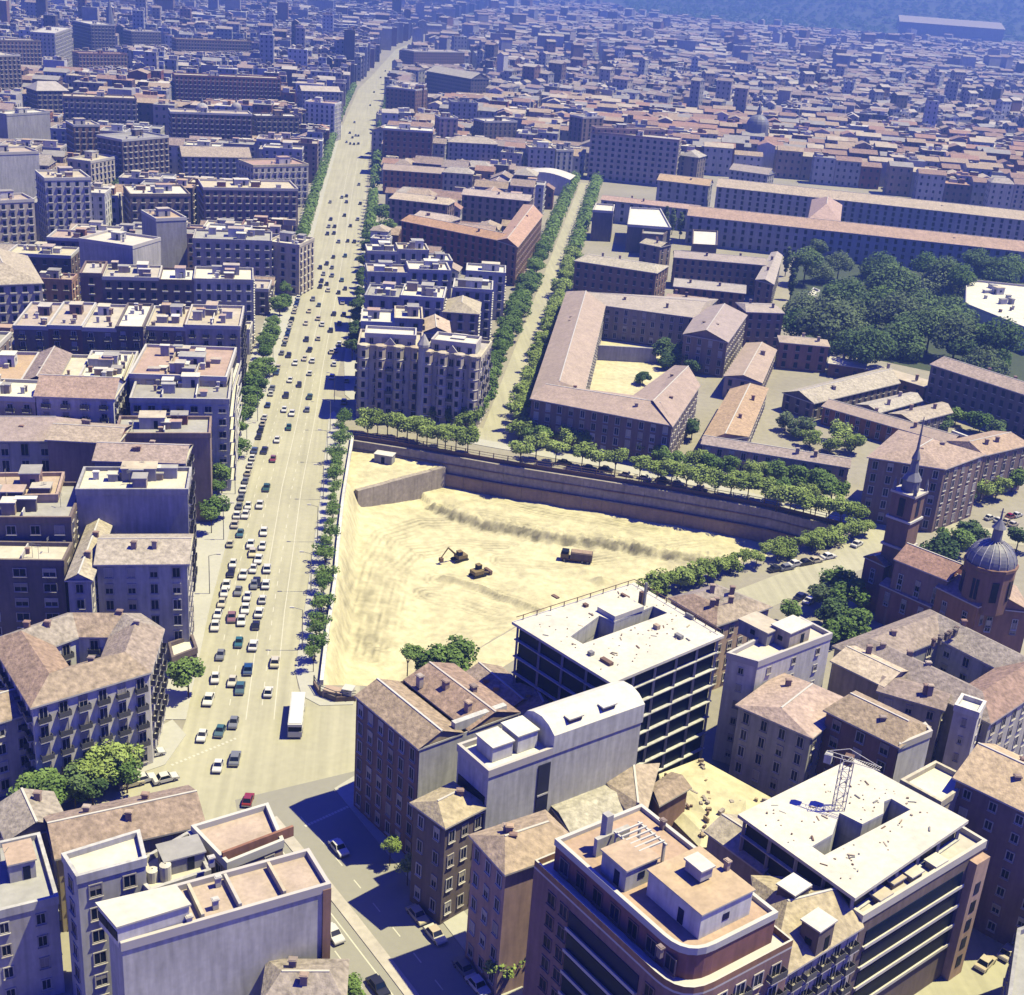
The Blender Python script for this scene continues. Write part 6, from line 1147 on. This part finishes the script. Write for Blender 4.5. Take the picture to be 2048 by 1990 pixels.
cl((1, 0), [(690, 1490, 'black'), (690, 1535, 'black'), (565, 1537, 'grey'), (655, 1500, 'grey'), (795, 1547, 'black'), (785, 1402, 'grey'), (675, 1637, 'black'), (775, 1667, 'grey'), (570, 1667, 'black'), (720, 1717, 'black'), (600, 1722, 'black'), (555, 1722, 'grey'), (545, 1777, 'black'), (595, 1772, 'black'), (700, 1832, 'black'), (750, 1837, 'black'), (630, 1837, 'grey'), (715, 1010, 'black'), (760, 1030, 'grey'), (735, 1045, 'black'), (780, 1032, 'black'), (690, 1080, 'grey'), (718, 1092, 'black'), (747, 1095, 'black'), (780, 1092, 'black'), (750, 930, 'grey'), (810, 1197, 'black'), (872, 1203, 'black'), (870, 800, 'black'), (950, 590, 'grey'), (985, 540, 'grey'), (900, 700, 'grey')])
lanes = {}
for p, c in cars: lanes.setdefault(max(0, min(6, int(-pdist(p, aL)[1] * pdist(p, aL)[0] / 3.1))), []).append((p, c))
LN = ['kerbside left', 'second from left', 'third from left', 'middle', 'third from right', 'second from right', 'kerbside right']
for ln, ls in lanes.items():
    ls.sort(key=lambda q: q[0].y); cnt = {}
    for p, c in ls:
        cnt[c] = cnt.get(c, 0) + 1; dl, _ = pdist(p, aL); seg = min(zip(aL[1:], aL[2:]), key=lambda s: (((s[0] + s[1]) / 2) - p).length); d = (seg[1] - seg[0]).normalized()
        car(p, math.atan2(-d.x, d.y) + (math.pi if ln < 3 else 0) + rnd.uniform(-.05, .05), c, f'{c} car in the {LN[ln]} lane, {ordn(cnt[c])} {c} one up the avenue', rnd.choice(['saloon', 'saloon', 'small']), 'cars driving on the avenue', .025, p.length < 480)
pk = offs(aL[4:10], -1.0); L = plen(pk); k = 0
for i in range(int(L / 5.6)):
    if rnd.random() < .3: continue
    k += 1; p, d = along(pk, i * 5.6 + 2); col = rnd.choice(['white', 'cream', 'grey', 'black', 'blue', 'white']); car(p, math.atan2(-d.x, d.y), col, f'{col} parked car by the left avenue kerb, {ordn(k)} from the junction', rnd.choice(['saloon', 'small']), 'cars parked along the left kerb', .025, p.length < 430)
sd_ = (mw[3] - mw[1]).normalized(); sh = math.atan2(-sd_.x, sd_.y)
for x, y, c, lab in ((590, 1430, 'white', 'white car half hidden behind the blank grey wall'), (630, 775, 'white', 'white car farthest up the shaded cross street'), (1230, 1285, 'cream', 'pale car ahead in the shaded middle of the cross street'), (1365, 1435, 'cream', 'pale car following in the shaded middle of the cross street'), (1590, 1695, 'grey', 'grey car at the shadow edge near the bottom'), (1690, 1820, 'white', 'white car leaving the shadow at the bottom edge'), (930, 1830, 'black', 'dark car beside the street median at the bottom edge')):
    car(G((1, 3, x, y), .7), sh + (0 if x > 600 else .0), c, lab, 'saloon', 'cars on the cross street', .04)
for x, y, c, lab, h in ((1830, 1570, 'cream', 'cream car parked on the sunny corner street, farther one', 1.0), (1660, 1650, 'cream', 'cream car parked on the sunny corner street, nearer one', 1.0)): car(G((3, 3, x, y), .7), -.75, c, lab, 'saloon', None, .03)
for k, (x, y) in enumerate([(400, 1655), (590, 1695), (720, 1705), (880, 1745), (1020, 1770), (1160, 1790), (1270, 1815), (1450, 1850)]):
    p = G((2, 1, x, y), .7); col = ['black', 'grey', 'black', 'cream', 'white', 'black', 'grey', 'cream'][k]; car(p + Vector((0, 4)), math.atan2(-(bk[4] - bk[2]).x, (bk[4] - bk[2]).y), col, f'{col} car parked under the plane trees behind the pit, {ordn(k + 1)} from the left', 'saloon', 'cars parked behind the pit', .03)
for k, (x, y) in enumerate([(1690, 130), (1760, 150), (1820, 160), (1850, 120), (1900, 110), (1870, 180), (1310, 140), (1370, 120)]):
    col = ['white', 'white', 'cream', 'red', 'white', 'cream', 'white', 'white'][k]; car(G((3, 2, x, y), .7), -.9 + rnd.uniform(-.1, .1), col, f'{col} car parked in the square behind the church dome, {ordn(k + 1)} listed from the left cluster', 'small', 'cars parked behind the church', .03)
for k, (x, y) in enumerate([(60, 520), (140, 510), (210, 480), (290, 470), (360, 455), (460, 425), (250, 730), (320, 760), (680, 330)]):
    col = ['black', 'grey', 'white', 'black', 'cream', 'white', 'black', 'white', 'white'][k]; car(G((3, 2, x, y), .7), -1.05 if k < 6 else -.7, col, f'{col} car parked on the church street, {ordn(k + 1)} from the frame building', 'saloon', 'cars parked on the church street', .04)
for x, y, c, lab in ((1260, 250, 'white', 'white car parked askew at the junction corner by the trees'), (1090, 255, 'white', 'white car parked under the clump of trees, right one'), (1000, 285, 'cream', 'pale car parked under the clump of trees, left one'), (1160, 60, 'white', 'white car parked by the corner house awning')): car(G((0, 3, x, y), .7), -1.0, c, lab, 'saloon', None, .14)
# coach
bp_ = G((1, 2, 310, 1640), 1.5); bd = (aL[3] - aL[1]).normalized(); bus = empty('coach', (bp_.x, bp_.y, .04), math.atan2(-bd.x, bd.y)); tag(bus, 'long white coach turning at the junction next to the pit', 'bus')
m = MB(); m.box(-1.25, 1.25, -5.6, 5.6, .45, 1.55, 'car_white'); m.box(-1.18, 1.18, -5.5, 5.45, 1.55, 2.55, 'glass'); link('body', m.mesh('body'), bus)
m = MB(); m.box(-1.25, 1.25, -5.6, 5.5, 2.55, 3.05, 'car_white'); m.box(-1.1, 1.1, -5.3, 5.2, 3.05, 3.15, 'car_white'); link('roof', m.mesh('roof'), bus)
for i in range(6):
    for sx in (-1, 1): m = MB(); m.box(sx * 1.19 - .05, sx * 1.19 + .05, -5.45 + i * 2.15, -5.3 + i * 2.15, 1.55, 2.55, 'car_white'); link('window_pillar', m.mesh('window_pillar'), bus)
for sx in (-1, 1):
    for y in (-3.4, 3.6): link('wheel', WHEEL, bus, (sx * 1.14, y, .48), 0, (1.6, 1.6, 1.6))
# machines in the pit
def machine(label, p, hd, kind):
    z = pit_z(p) - .1; o = empty('excavator' if kind == 'dig' else 'loader' if kind == 'load' else 'tipper_truck', (p.x, p.y, z), hd); tag(o, label, {'dig': 'excavator', 'load': 'loader', 'truck': 'truck'}[kind])
    def pt(n, f):
        m = MB(); f(m); link(n, m.mesh(n), o)
    if kind == 'truck':
        pt('chassis', lambda m: m.box(-1.2, 1.2, -4, 4, .6, 1.0, 'rust')); pt('tipper_body', lambda m: (m.box(-1.35, 1.35, -4, 1.6, 1.05, 2.7, 'wall_dark'), m.box(-1.1, 1.1, -3.8, 1.4, 2.7, 2.9, 'earth'))); pt('cab', lambda m: (m.box(-1.2, 1.2, 2.0, 4.1, 1.05, 2.1, 'machine'), m.box(-1.1, 1.1, 2.1, 3.9, 2.1, 2.8, 'glass')))
        for sx in (-1, 1):
            for y in (-3, -1.6, 3): link('wheel', WHEEL, o, (sx * 1.2, y, .55), 0, (1.8, 1.8, 1.8))
        return
    for sx in (-1, 1): pt('track', lambda m: (m.box(sx * 1.0 - .3, sx * 1.0 + .3, -1.7, 1.7, .15, .8, 'tyre'), m.box(sx * 1.0 - .28, sx * 1.0 + .28, -2.0, 2.0, .3, .65, 'tyre')))
    pt('cab', lambda m: (m.box(-1.2, 1.2, -1.7, 1.0, .9, 1.8, 'machine'), m.box(-1.1, .2, -.2, 1.0, 1.8, 2.9, 'glass'), m.box(-1.15, .25, -.25, 1.05, 2.9, 3.0, 'machine')))
    if kind == 'dig':
        pt('boom', lambda m: (m.tube((.6, .8, 1.6), (.6, 3.2, 4.0), .28, .22, 'machine', 5), m.tube((.6, 3.2, 4.0), (.6, 5.2, 1.6), .2, .15, 'machine', 5))); pt('bucket', lambda m: (m.box(.1, 1.1, 4.7, 5.6, .6, 1.6, 'rust')))
    else: pt('arm', lambda m: (m.tube((-.9, .6, 1.4), (-.9, 2.8, .8), .15, .15, 'machine', 5), m.tube((.9, .6, 1.4), (.9, 2.8, .8), .15, .15, 'machine', 5))); pt('bucket', lambda m: (m.box(-1.3, 1.3, 2.7, 3.5, .2, 1.2, 'rust')))
machine('dark excavator with raised arm in the middle of the pit', G((1, 2, 1550, 460), FL), 2.2, 'dig'); machine('small loader below the excavator on the pit floor', G((1, 2, 1690, 580), FL), -.9, 'load'); machine('dark tipper truck standing alone on the pit floor', G((2, 2, 490, 465), FL), 1.45, 'truck')
hp = G((1, 1, 980, 1590), -2); o_ = empty('site_hut', (hp.x, hp.y, -3)); tag(o_, 'grey site hut on the raised corner of the pit', 'hut'); d = (far[1] - far[0]).normalized(); m = MB(); m.obox(hp, d, 2.6, 1.5, -3.2, -.5, 'wall_grey'); part('wall', m, o_); m = MB(); m.obox(hp, d, 2.8, 1.7, -.5, -.3, 'deck_white'); part('roof', m, o_); m = MB(); nn = Vector((d.y, -d.x)); m.obox(hp + nn * 1.53, d, .5, .04, -2.9, -1, 'glass'); part('door', m, o_)
# street lamps on the avenue
def lamp(p, ang, lab):
    o = empty('street_lamp', (p.x, p.y, .1), ang); tag(o, lab, 'street lamp', 'street lamps'); m = MB(); m.tube((0, 0, 0), (0, 0, 9), .11, .07, 'steel', 6); link('post', m.mesh('post'), o); m = MB(); m.tube((0, 0, 9), (1.8, 0, 9.5), .05, .05, 'steel', 4); link('arm', m.mesh('arm'), o); m = MB(); m.box(1.6, 2.5, -.18, .18, 9.4, 9.6, 'trim'); link('lantern', m.mesh('lantern'), o)
for i in range(7): p, d = along(aR[1:6], 8 + i * 26); lamp(p + Vector((d.y, -d.x)) * .8, math.atan2(d.y, d.x) + math.pi / 2, f'slender street lamp on the pit-side pavement, {ordn(i + 1)} from the coach')
for i in range(7): p, d = along(aL[3:9], 8 + i * 28); lamp(p - Vector((d.y, -d.x)) * .8, math.atan2(d.y, d.x) - math.pi / 2, f'slender street lamp on the left pavement of the avenue, {ordn(i + 1)} from the junction')
# ================================================================ haze
b = MB(); b.box(-4600, 6600, -60, 9150, -14.5, 330, 'trim'); o_ = b.mesh('haze'); o_.materials.clear()
hz_ = bpy.data.materials.new('haze'); hz_.use_nodes = True; N = hz_.node_tree.nodes; N.clear(); out = N.new('ShaderNodeOutputMaterial'); pv = N.new('ShaderNodeVolumePrincipled'); pv.inputs['Color'].default_value = (.13, .23, .62, 1); pv.inputs['Density'].default_value = .00028; pv.inputs['Anisotropy'].default_value = .2
hz_.node_tree.links.new(pv.outputs[0], out.inputs['Volume']); o_.materials.append(hz_); o_ = tag(link('haze', o_), 'thin bluish summer haze over the city', 'haze', kind='stuff')
